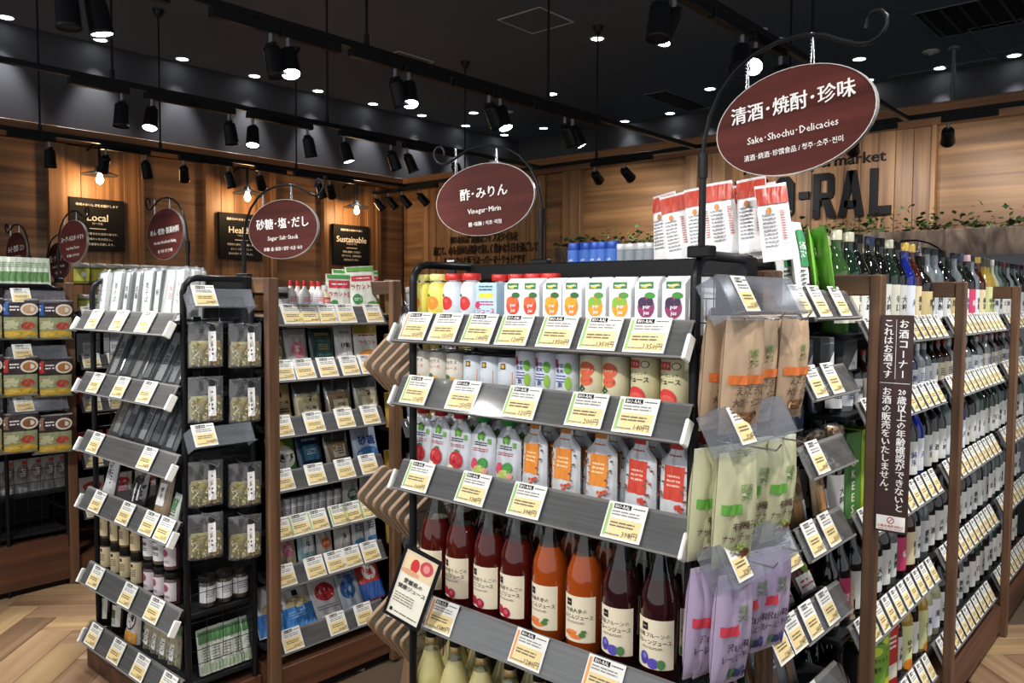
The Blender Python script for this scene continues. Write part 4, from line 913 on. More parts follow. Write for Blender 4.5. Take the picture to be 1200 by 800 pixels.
row(FB, 'rcan', can('fruit_can', .032, .122, '#d8d2b0', [('e', 0, .088, .022, .018, ink('#d4603f')), ('e', 0, .062, .018, .013, ink('#d4603f')), ('t', 'フルーティ', 0, .088, .0085, ink('#e9dfb6'), .01), ('t', 'ジュース', 0, .062, .0085, ink('#7a2a1c'), .01), ('p', -.012, .04, [(-.01, 0), (0, .014), (.012, .002), (0, -.006)], ink('#2f4a2a')), ('e', .0, .02, .02, .008, ink('#e9b44a')), ('e', .0, .017, .016, .006, ink('#f0deb0'))], top='tab'), U(FB, (697, 724), .05), .05, 1.251, 'cream can with round red fruit juice lettering', WB2, 'can', depth=1, dd=.07)
row(FB, 'tcan', can('tomato_can', .034, .128, '#cfc79c', [('r', -.010, .108, .032, .018, rk), ('t', 'トマト', -.010, .108, .010, ink('#e8e2c0'), .01), ('e', .018, .108, .010, .008, bk), ('e', .018, .108, .008, .0065, ink('#d9d3b2')), ('t', 'オーガニック', 0, .088, .0075, bk, .008), ('t', 'ジュース', 0, .074, .014, bk, .02), ('e', -.004, .034, .024, .025, ink('#c92f2a')), ('e', -.004, .034, .02, .012, ink('#d85a4a')), ('s', -.004, .018, .03, .012, 1, ink('#e8e2c0'))], top='tab'), U(FB, (758, 795), .05), .05, 1.251, 'khaki organic tomato juice can', WB2, 'can', depth=1, dd=.075)
WB3 = 'third shelf of central rack'
def shoulders(v): return 1 if v < .80 else 1 - (v-.80)/.20*.55
def spout(capc, bg, ops, seed=2):
    def mk():
        root = empty('spout_pouch'); q = MB(); f = pouch(q, .085, .150, .045, P(bg, .3, .25, .04), shoulders, 'stand', .0022, 10, 12, seed)
        for op in ops: q.pr(f, *op)
        q.build('printed_pouch', root); q = MB(); q.lathe([(.008, .145), (.008, .158)], WHITE, 12); q.build('spout', root)
        q = MB(); q.lathe([(.010, .156), (.019, .158), (.020, .174), (.017, .181), (.010, .183)], P(capc, .4), 18); q.build('cap', root); return root
    return mk
lf = [('e', -.007, .118, .005, .010, ink('#4c8a34'), ), ('e', .007, .118, .005, .010, ink('#4c8a34')), ('e', 0, .122, .005, .011, ink('#6ba63c')), ('s', 0, .100, .04, .012, 2, bk), ('s', 0, .084, .05, .010, 2, ink('#9c3a4a')), ('r', .028, .108, .010, .014, ink('#6aa052'))]
row(FB, 'sp_apple', spout('#a8201f', '#c9ccd2', lf + [('e', 0, .045, .024, .024, ink('#b3242c')), ('e', -.008, .052, .008, .008, ink('#d86a64')), ('e', .002, .070, .008, .004, ink('#3f7a33')), ('e', -.02, .02, .013, .011, ink('#e9dfc4'))]), U(FB, (497, 517, 540), .06), .06, 1.016, 'silver apple pouch with red cap', WB3, 'pouch', depth=2, dd=.06)
row(FB, 'sp_green', spout('#1f8a3c', '#c9ccd2', lf + [('e', -.016, .045, .014, .016, ink('#c8415c')), ('e', .012, .05, .016, .014, ink('#3f8a3a')), ('e', .002, .03, .02, .014, ink('#b9c46a')), ('e', .02, .03, .009, .008, ink('#d99a8a'))], 3), U(FB, (568, 598), .06), .06, 1.016, 'silver vegetable pouch with green cap', WB3, 'pouch', depth=2, dd=.06)
def jelly(c, c2, seed):
    def wfj(v): return 1 if v < .70 else (1 - (v-.70)/.12*.55 if v < .82 else .45)
    def mk():
        root = empty('jelly_pouch'); q = MB(); f = pouch(q, .088, .185, .040, P('#d3d6da', .3, .15, .04), wfj, 'stand', .002, 12, 16, seed)
        q.pr(f, 'r', 0, .085, .052, .075, ink(c)); q.pr(f, 'r', 0, .172, .034, .026, ink(c)); q.pr(f, 's', 0, .145, .03, .007, 1, ink(c)); rr = random.Random(seed)
        q.pr(f, 's', 0, .090, .034, .03, 3, ink(c2))
        for i in range(16):
            x = rr.choice((-1, 1))*rr.uniform(.026, .038); z = rr.uniform(.03, .13); q.pr(f, 'e', x, z, .0035, .0025, ink(rr.choice((c, '#8a3a2a', '#5a5f4a')))); q.pr(f, 'r', x+.003, z-.004, .001, .01, ink('#5b4a3c'), rr.uniform(-.6, .6))
        for i in range(5): q.pr(f, 'e', .018+rr.uniform(-.012, .012), .03+rr.uniform(-.012, .012), .005, .004, ink(c if c != '#d9852f' else '#c8502a'))
        q.build('printed_pouch', root); return root
    return mk
row(FB, 'j_or', jelly('#d9852f', '#f3d2a0', 5), U(FB, (629, 667, 708), .06), .06, 1.016, 'orange panel jelly pouch', WB3, 'pouch', depth=2, dd=.055, yaw=-.1)
row(FB, 'j_rd', jelly('#c7402f', '#f0b8a8', 6), U(FB, (754, 797), .06), .06, 1.016, 'red panel jelly pouch', WB3, 'pouch', depth=2, dd=.055, yaw=-.1)
WB4 = 'fourth shelf of central rack'
lcream = '#e8dcc2'
def jl(w1, w2, art): return (lcream, [('r', -.018, .126, .017, .017, ink('#2c2624')), ('s', -.018, .126, .011, .004, 1, ink('#b9ad98')), ('t', w1, .001, .108, .0115, bk, .004), ('t', w2, .001, .093, .013, bk, .008, .85), ('s', 0, .080, .05, .006, 2, ink('#7d7364'))] + art)
fr_p = [('e', -.018, .050, .011, .012, ink('#b3243a')), ('e', .003, .046, .012, .013, ink('#a01c34')), ('e', .003, .048, .006, .007, ink('#d0506a'))]
fr_c = [('e', -.014, .052, .017, .0055, ink('#dd6a2a')), ('e', .000, .046, .017, .0055, ink('#e57a35')), ('e', -.008, .058, .013, .004, ink('#e08844')), ('e', .018, .052, .008, .006, ink('#4f7a3a')), ('e', .022, .060, .007, .004, ink('#4f7a3a'))]
fr_u = [('e', -.018, .055, .011, .015, ink('#4a3f9c')), ('e', .003, .046, .013, .012, ink('#564ab0')), ('e', -.016, .060, .005, .006, ink('#7a72c8')), ('e', .021, .046, .009, .011, ink('#4f7f4a'))]
row(FB, 'b_apple', bottle('juice_bottle', 'juice', .325, .045, '#4a0f0c', fill=.70, label=jl('青森県産りんごの', 'りんごジュース', fr_p), lz=(.10, .44)), U(FB, (512, 543, 577, 609), .06), .06, .655, 'dark red juice bottle with cream label', WB4, 'bottle', depth=1, dd=.1, jit=.3)
row(FB, 'b_carrot', bottle('juice_bottle', 'juice', .325, .045, '#9a4210', fill=.72, label=jl('有機人参の', 'にんじんジュース', fr_c), lz=(.10, .44)), U(FB, (648, 690), .06), .06, .655, 'orange carrot juice bottle with cream label', WB4, 'bottle', depth=1, dd=.1, jit=.3)
row(FB, 'b_prune', bottle('juice_bottle', 'juice', .325, .045, '#2a0b10', fill=.70, label=jl('有機プルーンの', 'プルーンジュース', fr_u), lz=(.10, .44)), U(FB, (734, 781), .06), .06, .655, 'dark purple prune juice bottle with cream label', WB4, 'bottle', depth=1, dd=.1, jit=.3)
WB5 = 'lowest shelf of central rack'
row(FB, 'b_yuzu', bottle('juice_bottle', 'juice', .315, .044, '#bfb57a', fill=.80, cap='#15130f', capband='#c7ab72', label=('#ece8dc', [('s', 0, .06, .04, .04, 4, bk)]), capr=.0165, lz=(.06, .22)), U(FB, (506, 534, 566, 600, 636, 675, 718, 765), .07), .07, .236, 'cloudy yellow bottle with black and gold cap', WB5, 'bottle', depth=1, dd=.1)
# on top of the rack and on the gondola behind it
gt = empty('display_shelf', (1.80, .98, 1.585)); tag(gt, 'black top shelf behind the central rack holding jars and red packs', 'shelf')
q = MB(); q.box(0, .30, -.16, .74, -.006, .006, BLACK, .002); q.build('shelf_board', gt)
def on_top(px, X): return hit(px, 305, 0, X)[1]
FT = Face('end', 1.83, 1.70)
row(FT, 'bluejar', jar('blue_cap_jar', .021, .068, '#2a58b0', '#1f49a5', '#3a6ac0', [('t', 'salt', 0, .02, .01, WHITE, .01)], caph=.3, capr=.95), U(FT, (673, 687, 698, 706, 718), .02), .02, 1.592, 'small blue capped jar', 'row above the central rack', 'jar')
row(FT, 'silverjar', jar('silver_lid_jar', .020, .060, '#6f757c', '#c9cbce', '#8b929a', [], caph=.28), U(FT, (728, 740, 753, 762), .03), .03, 1.592, 'small jar with shiny silver lid', 'row above the central rack', 'jar')
row(FT, 'tray', carton('tray_pack', .07, .06, .012, '#d8dadb', []), U(FT, (648, 662), .02), .02, 1.592, 'low white tray', 'left of the blue capped jars', 'tray')
row(FT, 'clipboard', carton('card_holder', .035, .012, .05, '#232325', [('r', 0, .047, .034, .004, WHITE)]), [FT.u(530, .0)], .0, 1.575, 'small black card holder with white edge', 'at left end above central rack', 'card holder')
rp_ops = [('r', 0, .150, .068, .040, P('#b23a28', .4)), ('s', -.012, .07, .03, .08, 9, ink('#8a8a90')), ('s', .018, .08, .010, .07, 12, ink('#a33a34')), ('e', -.01, .115, .006, .008, ink('#c9854a'))]
for i, (px, X, zz) in enumerate(((780, 1.80, 0), (800, 1.77, -.008), (815, 1.80, 0), (825, 1.76, 0), (842, 1.82, .012), (853, 1.78, .01), (866, 1.81, .004), (884, 1.77, .012), (900, 1.80, 0), (914, 1.76, -.01))):
    y = hit(px, 280, 0, X)[1]
    put('redpack', bag('snack_pack', .07, .178, .016, '#e9e7e6', rp_ops, 'pillow', seed=4, wr=.0015, rough=.25), (X, y, 1.60+zz), (R(-9), R(random.uniform(-14, -5)), -R(90)+random.uniform(-.3, .3)+ (0.35 if px > 850 else 0)), 'white packet with red top, ' + ordn(i, 10) + ', above central rack', 'packet', 'red topped white packets above the central rack')
# ================================================================ hung packs on the side of the central rack
def hung(face, key, mk, pxs, py, z_top, h_, d0, noun, where, cat, tiltx=R(3), xs=None, yaw0=0, spread=.03):
    n = len(pxs)
    for i, p in enumerate(pxs):
        d = d0[i] if isinstance(d0, (list, tuple)) else d0
        u = face.u(p, d); x, y, z = face.p(u, d, z_top - h_)
        put(key, mk, (x, y, z), (tiltx, 0, face.rz + yaw0 + random.uniform(-spread, spread)), noun + ', ' + ordn(i, n) + ', ' + where, cat, (noun + 's, ' + where)[:80])
def snack(bg, band, ink1, art, w1, w2, seed):
    ops = [('r', 0, .112, .098, .018, ink(band)) if band == '#c8692e' else ('r', -.028, .125, .042, .02, ink(band))]
    ops += [('t', '国産\n大豆', .008, .165, .017, ink('#6a8a4a'), .01), ('t', w1, .004, .090, .0185, ink(ink1), .012, .8), ('t', w2, .004, .066, .0185, ink(ink1), .012, .75)] + art
    return bag('snack_bag', .105, .235, .045, bg, ops, 'pillow', seed=seed, wr=.004, rough=.32, hang=True)
kf = snack('#a98f74', '#c8692e', '#4a3426', [('e', .0, .035, .03, .012, ink('#7a5433')), ('e', .02, .04, .012, .008, ink('#4e331f')), ('e', -.02, .035, .01, .008, ink('#c9a77a'))], 'えんどう豆', '大豆チップス', 11)
lm = snack('#b9b894', '#5d9c3a', '#4a2a22', [('e', -.012, .028, .013, .013, ink('#e9e2cf')), ('e', -.012, .028, .016, .005, ink('#7a4a2c')), ('e', .02, .03, .014, .010, ink('#6a3a24')), ('e', .0, .045, .02, .006, ink('#8a9a52'))], '有機種子', 'ナッツチップス', 12)
lv = snack('#ab9ab4', '#c8384a', '#4a2f4a', [('e', -.012, .03, .010, .012, ink('#4a7a44')), ('e', .004, .028, .010, .010, ink('#3b3a6a')), ('e', .018, .036, .009, .009, ink('#4f4a86')), ('e', .024, .024, .008, .007, ink('#37345e'))], '沢山の果物', 'レーズンチップ', 13)
S1 = 'side of central rack'
for key, mk, zt_, pxs, dd_, noun in (('kraft', kf, 1.47, (840, 851, 867, 886, 904, 925), (-.03, -.035, -.09, -.055, -.045, -.08), 'brown kraft snack bag with orange band'),
        ('lime', lm, 1.205, (832, 843, 862, 884, 913), (-.03, -.04, -.09, -.05, -.08), 'pale green snack bag with green tab'),
        ('lilac', lv, .965, (829, 839, 861, 884, 908), (-.03, -.04, -.09, -.06, -.08), 'lilac snack bag with red band')):
    hung(BS, key, mk, pxs, 0, zt_, .235, dd_, noun, 'hung at ' + S1, 'snack bag', R(4), yaw0=-.25, spread=.1)
def wall_hook():
    root = empty('peg_hook'); q = MB(); q.tube([(0, .004, .02), (0, 0, .02), (0, -.01, .012), (0, -.14, .008), (0, -.15, .022)], .002, CHROME, 6); q.build('prong', root); q = MB(); q.box(-.014, .014, 0, .004, -.006, .03, STEEL, .001); q.build('back_clip', root); return root
for j, (z, nm) in enumerate(((1.455, 'brown kraft'), (1.19, 'pale green'), (.95, 'lilac'))):
    for i, x in enumerate((1.56, 1.70)): put('hook', wall_hook, (x, .80, z), 0, '%s chrome hook holding the %s snack bags on central rack' % (('left', 'right')[i], nm), 'hook', 'chrome hooks on the central rack side')
bsr = empty('ticket_holders', (1.49, .806, 0))
tag(bsr, 'clear angled ticket holders clipped on the side of the central rack', 'ticket holder')
for px0, px1, pyb, cpx in ((862, 945, 368, 884), (862, 933, 527, 879), (860, 934, 690, 875)):
    yf = .806 - .13; a0 = hit(px0, pyb, 1, yf); a1 = hit(px1, pyb-12, 1, yf)
    clear_strip(bsr, a0.x - 1.49, yf - .806, a0.z, a1.x - a0.x + .01, .085, [(hit(cpx, pyb, 1, yf).x - a0.x, n_, '328円')], .062)
# brochures of kraft coffee packs fanned out on the left side of the central rack
def kpack(front=False):
    root = empty('kraft_pack'); q = MB(); w_, h_ = .135, .135
    def outline(s): 
        r_ = .02; o = []
        for cx_, cz_, a0 in ((w_/2-r_, h_/2-r_, 0), (-w_/2+r_, h_/2-r_, 90), (-w_/2+r_, -h_/2+r_, 180), (w_/2-r_, -h_/2+r_, 270)):
            for k in range(4): t = R(a0+30*k); o.append(((cx_+r_*math.cos(t))*s, (cz_+r_*math.sin(t))*s))
        return o
    ls = [(-.008, .97), (-.006, 1), (.006, 1), (.008, .97)]; o_ = [outline(s) for y, s in ls]; n = len(o_[0])
    q.add([(p[0], ls[k][0], p[1]) for k in range(4) for p in o_[k]], [(k*n+i, k*n+(i+1) % n, (k+1)*n+(i+1) % n, (k+1)*n+i) for k in range(3) for i in range(n)] + [tuple(range(n-1, -1, -1)), tuple(range(3*n, 4*n))], P('#7d6650', .6, 0, .08))
    q.build('kraft_sleeve', root)
    if front: return root
    q = MB(); f = flat(-.008)
    q.pr(f, 'r', 0, 0, .112, .112, P('#8b8578', .25, .3, .2)); q.pr(f, 's', -.015, .015, .055, .04, 4, ink('#5a5248')); q.pr(f, 'r', .035, .035, .02, .02, ink('#6a6258')); q.pr(f, 'e', .02, -.04, .03, .02, ink('#6f675c')); q.build('clear_window', root)
    return root
FBL = Face('side', 1.49, 1.706)
for j, (yl, yr, zl, n, nm) in enumerate(((1.93, 1.78, hit(455, 425, 0, 1.62)[2], 6, 'top'), (1.965, 1.78, hit(450, 577, 0, 1.62)[2], 7, 'middle'), (1.92, 1.79, hit(455, 722, 0, 1.62)[2], 5, 'lower'))):
    for i in range(n):
        y = yl + (yr-yl)*i/(n-1)
        put('kpack', kpack, (1.62 + .004*i, y, zl - .010*i), (R(5), R(45 + (5 if j == 2 else 0) + 1.5*i), R(-9) + .02*i), 'kraft pack with clear window, ' + ordn(i, n) + ', %s bunch left of central rack' % nm, 'packet', 'kraft packs hung in the %s bunch left of the central rack' % nm)
for j in range(3): put('hook', wall_hook, (1.62, 1.712, (1.47, 1.10, .76)[j]), R(180), 'chrome hook carrying the %s bunch of kraft packs' % ('top', 'middle', 'lower')[j], 'hook', 'chrome hooks for the kraft packs')
# framed card on the front left post
pc = empty('framed_card', tuple(hit(484, 688, 0, 1.40))); pc.rotation_euler = (R(-4), R(19), -R(90)+R(18)); tag(pc, 'tilted black framed card with red fruit photo clipped on rack post', 'sign card')
q = MB(); W, H = .115, .20
for a in ((-W/2, W/2, H/2-.008, H/2), (-W/2, W/2, -H/2, -H/2+.008), (-W/2, -W/2+.008, -H/2+.008, H/2-.008), (W/2-.008, W/2, -H/2+.008, H/2-.008)): q.box(a[0], a[1], -.008, .004, a[2], a[3], BLACK, .001)
q.build('frame', pc); q = MB(); q.box(-W/2+.007, W/2-.007, -.004, 0, -H/2+.007, H/2-.007, P('#ece7d8', .5)); f = flat(-.004)
q.pr(f, 'r', 0, .058, .094, .062, ink('#e6cda9')); q.pr(f, 'e', -.012, .056, .013, .020, ink('#c9302f')); q.pr(f, 'e', .022, .064, .020, .020, ink('#c04a55')); q.pr(f, 'e', .022, .064, .010, .011, ink('#e08a86')); q.pr(f, 'e', -.02, .035, .028, .008, ink('#d9a37a'))
q.pr(f, 't', '愛媛県の', 0, .010, .015, bk, .02); q.pr(f, 't', '健康ジュース', .002, -.008, .0145, bk, .02); q.pr(f, 's', -.012, -.040, .06, .03, 4, ink('#8f887a')); q.pr(f, 'r', -.038, -.078, .008, .010, bk); q.pr(f, 's', .008, -.079, .07, .006, 1, ink('#55504a')); q.build('printed_card', pc)
q = MB(); q.box(-.02, .02, 0, .03, .03, .05, BLACK, .002); q.build('clip', pc)
# ================================================================ goods on the left end rack
def vtext(s_, x, z, sz, c=None): return [('t', '\n'.join(s_), x, z + (len(s_)-1)*sz*.5, sz, c or bk, .014)]
lw_ = ink('#eeeceb')
def noodle(txt, bg, c, strip, seed):
    return slab('noodle_pack', .070, .20, .022, bg, [('r', strip*.008, .10, .036, .165, lw_)] + vtext(txt, strip*.008, .105, .026, c) + [('s', strip*.008 + .013, .10, .005, .11, 12, ink('#8a8a8a'))])
NP = [noodle('うどん', '#d8d8d6', bk, 0, 1), noodle('素麺', '#5c615e', bk, -1, 2), noodle('茶そば', '#d9dad8', bk, 0, 3), noodle('半田', '#b9bab8', ink('#b8384a'), 1, 4), noodle('楠', '#3f433f', bk, 1, 5)]
ND = ['white paper noodle pack with brush lettering', 'dark noodle pack with white strip', 'pale noodle pack with long brush lettering', 'grey noodle pack with reddish lettering', 'black noodle pack with white label']
WA1 = 'top shelf of left end rack'
def seq(face, items, zs, where, lean=0, jit=.1, roll=0, dz=0):
    """items: (key, maker, px or u, d, noun, category)"""
    n = len(items)
    for i, (key, mk, p, d, noun, cat) in enumerate(items):
        u = face.u(p, d) if abs(p) > 1.5 else p
        x, y, z = face.p(u, d, zs)
        lab = noun + ', ' + ordn(i, n) + ', ' + where
        if len(lab.split()) > 16: lab = noun.split(' with')[0] + ', ' + ordn(i, n) + ', ' + where
        put(key, mk, (x, y, z + dz), (lean, R(random.uniform(-roll, roll)) if roll else 0, face.rz + random.uniform(-jit, jit)), lab, cat, (plural(noun) + ', ' + where)[:80])
seq(FA, [('np%d' % k, NP[k], p, .045, ND[k], 'noodle pack') for k, p in ((0, 119), (2, 134), (1, 148), (1, 160), (2, 172), (4, 183), (3, 196), (0, 208))], 1.41, 'front row, ' + WA1, R(-8), .12, 4)
seq(FA, [('np%d' % k, NP[k], p, .12, ND[k], 'noodle pack') for k, p in ((2, 134), (0, 146), (0, 156), (2, 170), (0, 186), (3, 200), (0, 212), (2, 222))], 1.411, 'back row, ' + WA1, R(-6), .2, 6)
seq(FA, [('np%d' % k, NP[k], p, .20, ND[k], 'noodle pack') for k, p in ((0, 160), (2, 178), (0, 196), (2, 214), (0, 230))], 1.411, 'rearmost row, ' + WA1, R(-5), .2, 6)
def nori(bg, lab_, txt, c, seed): return slab('seaweed_pack', .115, .245, .010, bg, [('r', .0, .12, .05, .19, ink(lab_))] + vtext(txt, 0, .125, .040, c) + [('s', -.018, .12, .006, .13, 10, c), ('r', .038, .19, .02, .04, ink('#8f8f8c'))], True, .35)
NO = [nori('#24272a', '#a3a5a7', '焼のり', bk, 1), nori('#2a2e30', '#c4c5c4', '海苔', bk, 2), nori('#24272a', '#6f7478', '橘', ink('#d9d9d6'), 3), nori('#3c3f40', '#a5a59f', '有機', ink('#6a5a2a'), 4)]
NN = ['grey seaweed pack with brush lettering', 'charcoal seaweed pack with pale label', 'black seaweed pack with slate label', 'grey pack with brown lettered label']
seq(FA, [('no%d' % k, NO[k], p, d, NN[k], 'seaweed pack') for k, p, d in ((1, 128, .05), (2, 141, .06), (3, 153, .05), (0, 167, .06), (1, 181, .05), (0, 197, .05))], 1.17, 'leaning on second shelf of left rack', R(-26), .06, 8)
seq(FA, [('no%d' % k, NO[k], p, d, NN[k], 'seaweed pack') for k, p, d in ((3, 130, .05), (2, 143, .06), (1, 160, .05), (2, 176, .06), (0, 193, .04))], .935, 'leaning on third shelf of left rack', R(-24), .06, 8)
clr_dark = bag('dried_food_bag', .13, .16, .05, None, [('r', 0, .04, .012, .07, lw_), ('r', .035, .045, .01, .06, lw_)], 'stand', fill=(('#3a3430', '#4a433c', '#2c2825'), 40, .008), fillh=.6, seed=21)
wh_bag = bag('dried_food_bag', .09, .17, .04, '#dedfdd', vtext('昆布', 0, .10, .03) + [('s', .025, .09, .006, .1, 8, bk)], 'stand', seed=22)
kr_bag = bag('dried_food_bag', .09, .15, .04, '#9a8568', [('r', 0, .07, .045, .08, lw_)] + vtext('煮干', 0, .075, .022) + [('r', 0, .14, .09, .012, ink('#5d4c38'))], 'stand', seed=23)
sm_bag = bag('seasoning_bag', .06, .10, .03, '#c9d2c4', [('r', 0, .06, .04, .04, ink('#4f7a52')), ('s', 0, .03, .04, .02, 2, bk)], 'stand', seed=24)
seq(FA, [('wh_bag', wh_bag, 124, .05, 'white bag of dried kelp with brush lettering', 'dried food'), ('clr_dark', clr_dark, 158, .06, 'clear bag of dark dried seaweed', 'dried food'), ('kr_bag', kr_bag, 186, .05, 'kraft bag with white label', 'dried food'), ('sm_bag', sm_bag, 200, .03, 'small pale green bag', 'dried food')], .705, 'fourth shelf of left rack', R(-12), .1)
spice = jar('spice_jar', .026, .125, '#5d4a35', '#1a1917', '#ddcba0', [('r', 0, .078, .012, .012, bk), ('s', 0, .05, .034, .03, 4, ink('#4f4535'))], caph=.24, lz=(.08, .72))
glassj = jar('sesame_jar', .028, .115, '#4a443e', '#1b1b1c', '#e2e2e2', [('t', '胡麻', 0, .06, .017, bk, .014), ('s', 0, .04, .034, .014, 2, bk)], caph=.2, lz=(.12, .7))
pinkj = jar('plum_jar', .028, .115, '#5b3a40', '#1b1b1c', '#ded3d8', [('e', 0, .06, .014, .014, ink('#9a4a6a')), ('s', 0, .03, .034, .01, 2, bk)], caph=.2, lz=(.12, .7))
whitej = jar('condiment_jar', .029, .11, '#4a433c', '#2a2826', '#e0e2e6', [('s', 0, .05, .036, .03, 4, ink('#6a7078'))], caph=.2, lz=(.15, .68))
for zz, nm in ((.40, 'lower layer'), (.527, 'upper layer')):
    its = [('spice', spice, p, .04, 'cream labelled spice jar with black cap', 'jar') for p in (120, 132, 143, 156)] + [('glassj' if zz > .5 else 'pinkj', glassj if zz > .5 else pinkj, p, .04, 'dark sesame jar with white label' if zz > .5 else 'dark plum jar with pink label', 'jar') for p in (172, 184)] + [('pinkj', pinkj, 197, .04, 'dark plum jar with pink label', 'jar')]
    if zz < .5: its = [(k, m_, p, d-.0, n2, c_) for k, m_, p, d, n2, c_ in its]
    seq(FA, its, zz, nm, 0, .3)
greenpk = bag('seaweed_bag', .085, .16, .035, None, [('r', 0, .14, .08, .03, ink('#3f7a45')), ('r', 0, .06, .03, .06, lw_), ('s', 0, .06, .02, .04, 4, bk)], 'stand', fill=(('#b4ab8c', '#8f9b74', '#d2c9ad'), 30, .006), fillh=.75, seed=31)
dkb = bottle('soy_bottle', 'squat', .21, .032, '#20140f', glassm=glass('#20140f'), cap='#1f5a33', label=('#d9dccf', [('r', 0, .08, .03, .035, ink('#3f5a35')), ('s', 0, .05, .034, .02, 3, bk)]), lz=(.15, .55))
redpk = bag('miso_bag', .10, .185, .05, '#d9d2c6', [('e', 0, .10, .036, .05, bk), ('e', 0, .10, .032, .045, lw_), ('t', 'つゆ', 0, .10, .03, bk, .02), ('e', .02, .165, .03, .018, ink('#c8402c')), ('r', 0, .025, .09, .04, ink('#e0a040')), ('s', 0, .02, .05, .012, 2, lw_)], 'stand', seed=32)
seq(FA, [('dkb', dkb, 118, .05, 'dark sauce bottle with green label', 'bottle'), ('dkb', dkb, 133, .05, 'dark sauce bottle with green label', 'bottle'), ('redpk', redpk, 150, .05, 'white and orange bag with oval Japanese logo', 'bag')] + [('greenpk', greenpk, p, .05, 'clear bag of dried seaweed with green top', 'bag') for p in (168, 177, 187, 198)], .152, 'lowest shelf of left rack', R(-4), .08)
# seen through the side grid
seq(AS, [('whitej', whitej, p, .06, 'dark jar with white label', 'jar') for p in (238, 258, 277)], .40, 'behind the left rack side grid', 0, .1)
lgp = bag('seaweed_bag', .055, .16, .03, '#c3cbc0', [('r', 0, .13, .05, .04, ink('#4f7d50')), ('s', 0, .07, .03, .06, 6, ink('#777777')), ('r', 0, .02, .05, .02, ink('#8fa48a'))], 'stand', seed=33)
seq(AS, [('lgp', lgp, p, .05, 'slim pale bag with green top', 'bag') for p in (236, 248, 261, 274, 288)], .155, 'behind the left rack side grid', R(-8), .2)
veg = bag('dried_vegetable_bag', .115, .155, .035, None, [('r', .018, .072, .026, .10, lw_), ('e', .018, .134, .011, .011, bk), ('s', .018, .075, .006, .07, 5, bk)], 'stand', fill=(('#8f8558', '#b5a552', '#7d8a44', '#cfc08a', '#a0683a', '#d8d4bc', '#5f6a3a'), 170, .0034), fillh=.55, seed=35, part='film', hang=True)
RW = ['top row', 'second row', 'third row', 'bottom row']
for j, (yt, yb) in enumerate(((368, 430), (433, 494), (531, 592), (593, 653))):
    for i, p in enumerate((241, 287)):
        v = hit(p, yb, 1, 2.57); put('veg', veg, (v.x, 2.57, v.z), (R(3), 0, R(-12) + random.uniform(-.08, .08)), 'clear bag of dried vegetables on left rack side, %s, %s' % (RW[j], ('left', 'right')[i]), 'dried food', 'clear dried vegetable bags hung on the left rack')
        put('hook', wall_hook, (v.x, 2.622, v.z + .14), 0, 'chrome hook holding dried vegetable bag, %s, %s' % (RW[j], ('left', 'right')[i]), 'hook', 'chrome hooks on the left rack side')
asr = empty('ticket_holders', (1.29, 2.62, 0)); tag(asr, 'two clear ticket holders clipped on the left end rack side grid', 'ticket holder')
for yb in (360, 526):
    a0 = hit(228, yb, 1, 2.50); a1 = hit(300, yb-3, 1, 2.50); clear_strip(asr, a0.x-1.29, -.12, a0.z, a1.x-a0.x, .07, [(.045, n_, '398円')], .08)
# ================================================================ sugar and salt bay
def pk(name, w_, h_, T, bg, ops, seed, kind='stand', **k): return bag(name, w_, h_, T, bg, ops, kind, seed=seed, **k)
WAB = ' of sugar bay'
sq = bottle('syrup_bottle', 'squat', .135, .022, None, glassm=P('#e6e4e2', .35), cap='#c4302c', label=('#dfe4ee', [('s', 0, .065, .03, .02, 3, rk), ('e', 0, .035, .012, .012, ink('#c08a3a'))]), capr=.009, lz=(.08, .58))
rak = pk('sweetener_pouch', .115, .165, .05, '#e4e6dc', [('r', 0, .125, .10, .03, ink('#c43a48')), ('s', 0, .125, .08, .012, 1, lw_), ('t', 'ラカント', -.012, .085, .022, ink('#c23244'), .02), ('t', 'S', .04, .085, .03, ink('#c23244'), .02), ('e', -.03, .045, .018, .018, ink('#3f8a4a')), ('e', .03, .03, .02, .014, ink('#6aa04a')), ('e', .0, .02, .02, .012, ink('#cfa24a')), ('r', 0, .155, .11, .014, ink('#4f9a4a'))], 41)
drk = jar('black_sugar_jar', .036, .11, '#3a2d28', '#dcdcda', '#d9dadb', [('e', .012, .05, .016, .018, lw_)], caph=.2, lz=(.1, .6))
sq2 = bottle('syrup_bottle', 'squat', .12, .024, None, glassm=P('#d9c9a6', .35), cap='#d9dadb', label=('#b8442c', [('s', 0, .055, .03, .02, 3, lw_)]), capr=.012, lz=(.08, .6))
seq(ABY, [('drk', drk, 327, .05, 'dark sugar jar with white lid', 'jar')] + [('sq', sq, p, d, 'white syrup bottle with red cap', 'bottle') for p, d in ((341, .04), (349, .07), (357, .04), (366, .07), (373, .04))] + [('sq2', sq2, 380, .04, 'amber syrup bottle with white cap', 'bottle'), ('rak', rak, 396, .05, 'white sweetener pouch with red lettering and green leaf', 'pouch')], 1.43, 'top shelf' + WAB, 0, .15)
put('rak2', pk('sweetener_pouch', .135, .20, .05, '#e4e6dc', [('r', 0, .15, .10, .022, ink('#c43a48')), ('s', 0, .15, .08, .01, 1, lw_), ('t', 'ラカント', -.012, .115, .024, ink('#c23244'), .02), ('t', 'S', .045, .115, .032, ink('#c23244'), .02), ('e', -.035, .065, .022, .022, ink('#3f8a4a')), ('s', -.035, .065, .03, .014, 2, lw_), ('e', .03, .035, .03, .018, ink('#6aa04a')), ('e', -.01, .025, .03, .015, ink('#d9a85a')), ('r', 0, .188, .13, .018, ink('#6aa04a'))], 42), (hit(427, 340, 1, 2.66)[0], 2.66, 1.432), (R(-6), R(-4), R(-6)), 'large white sweetener pouch with red lettering at right of sugar bay top shelf', 'pouch')
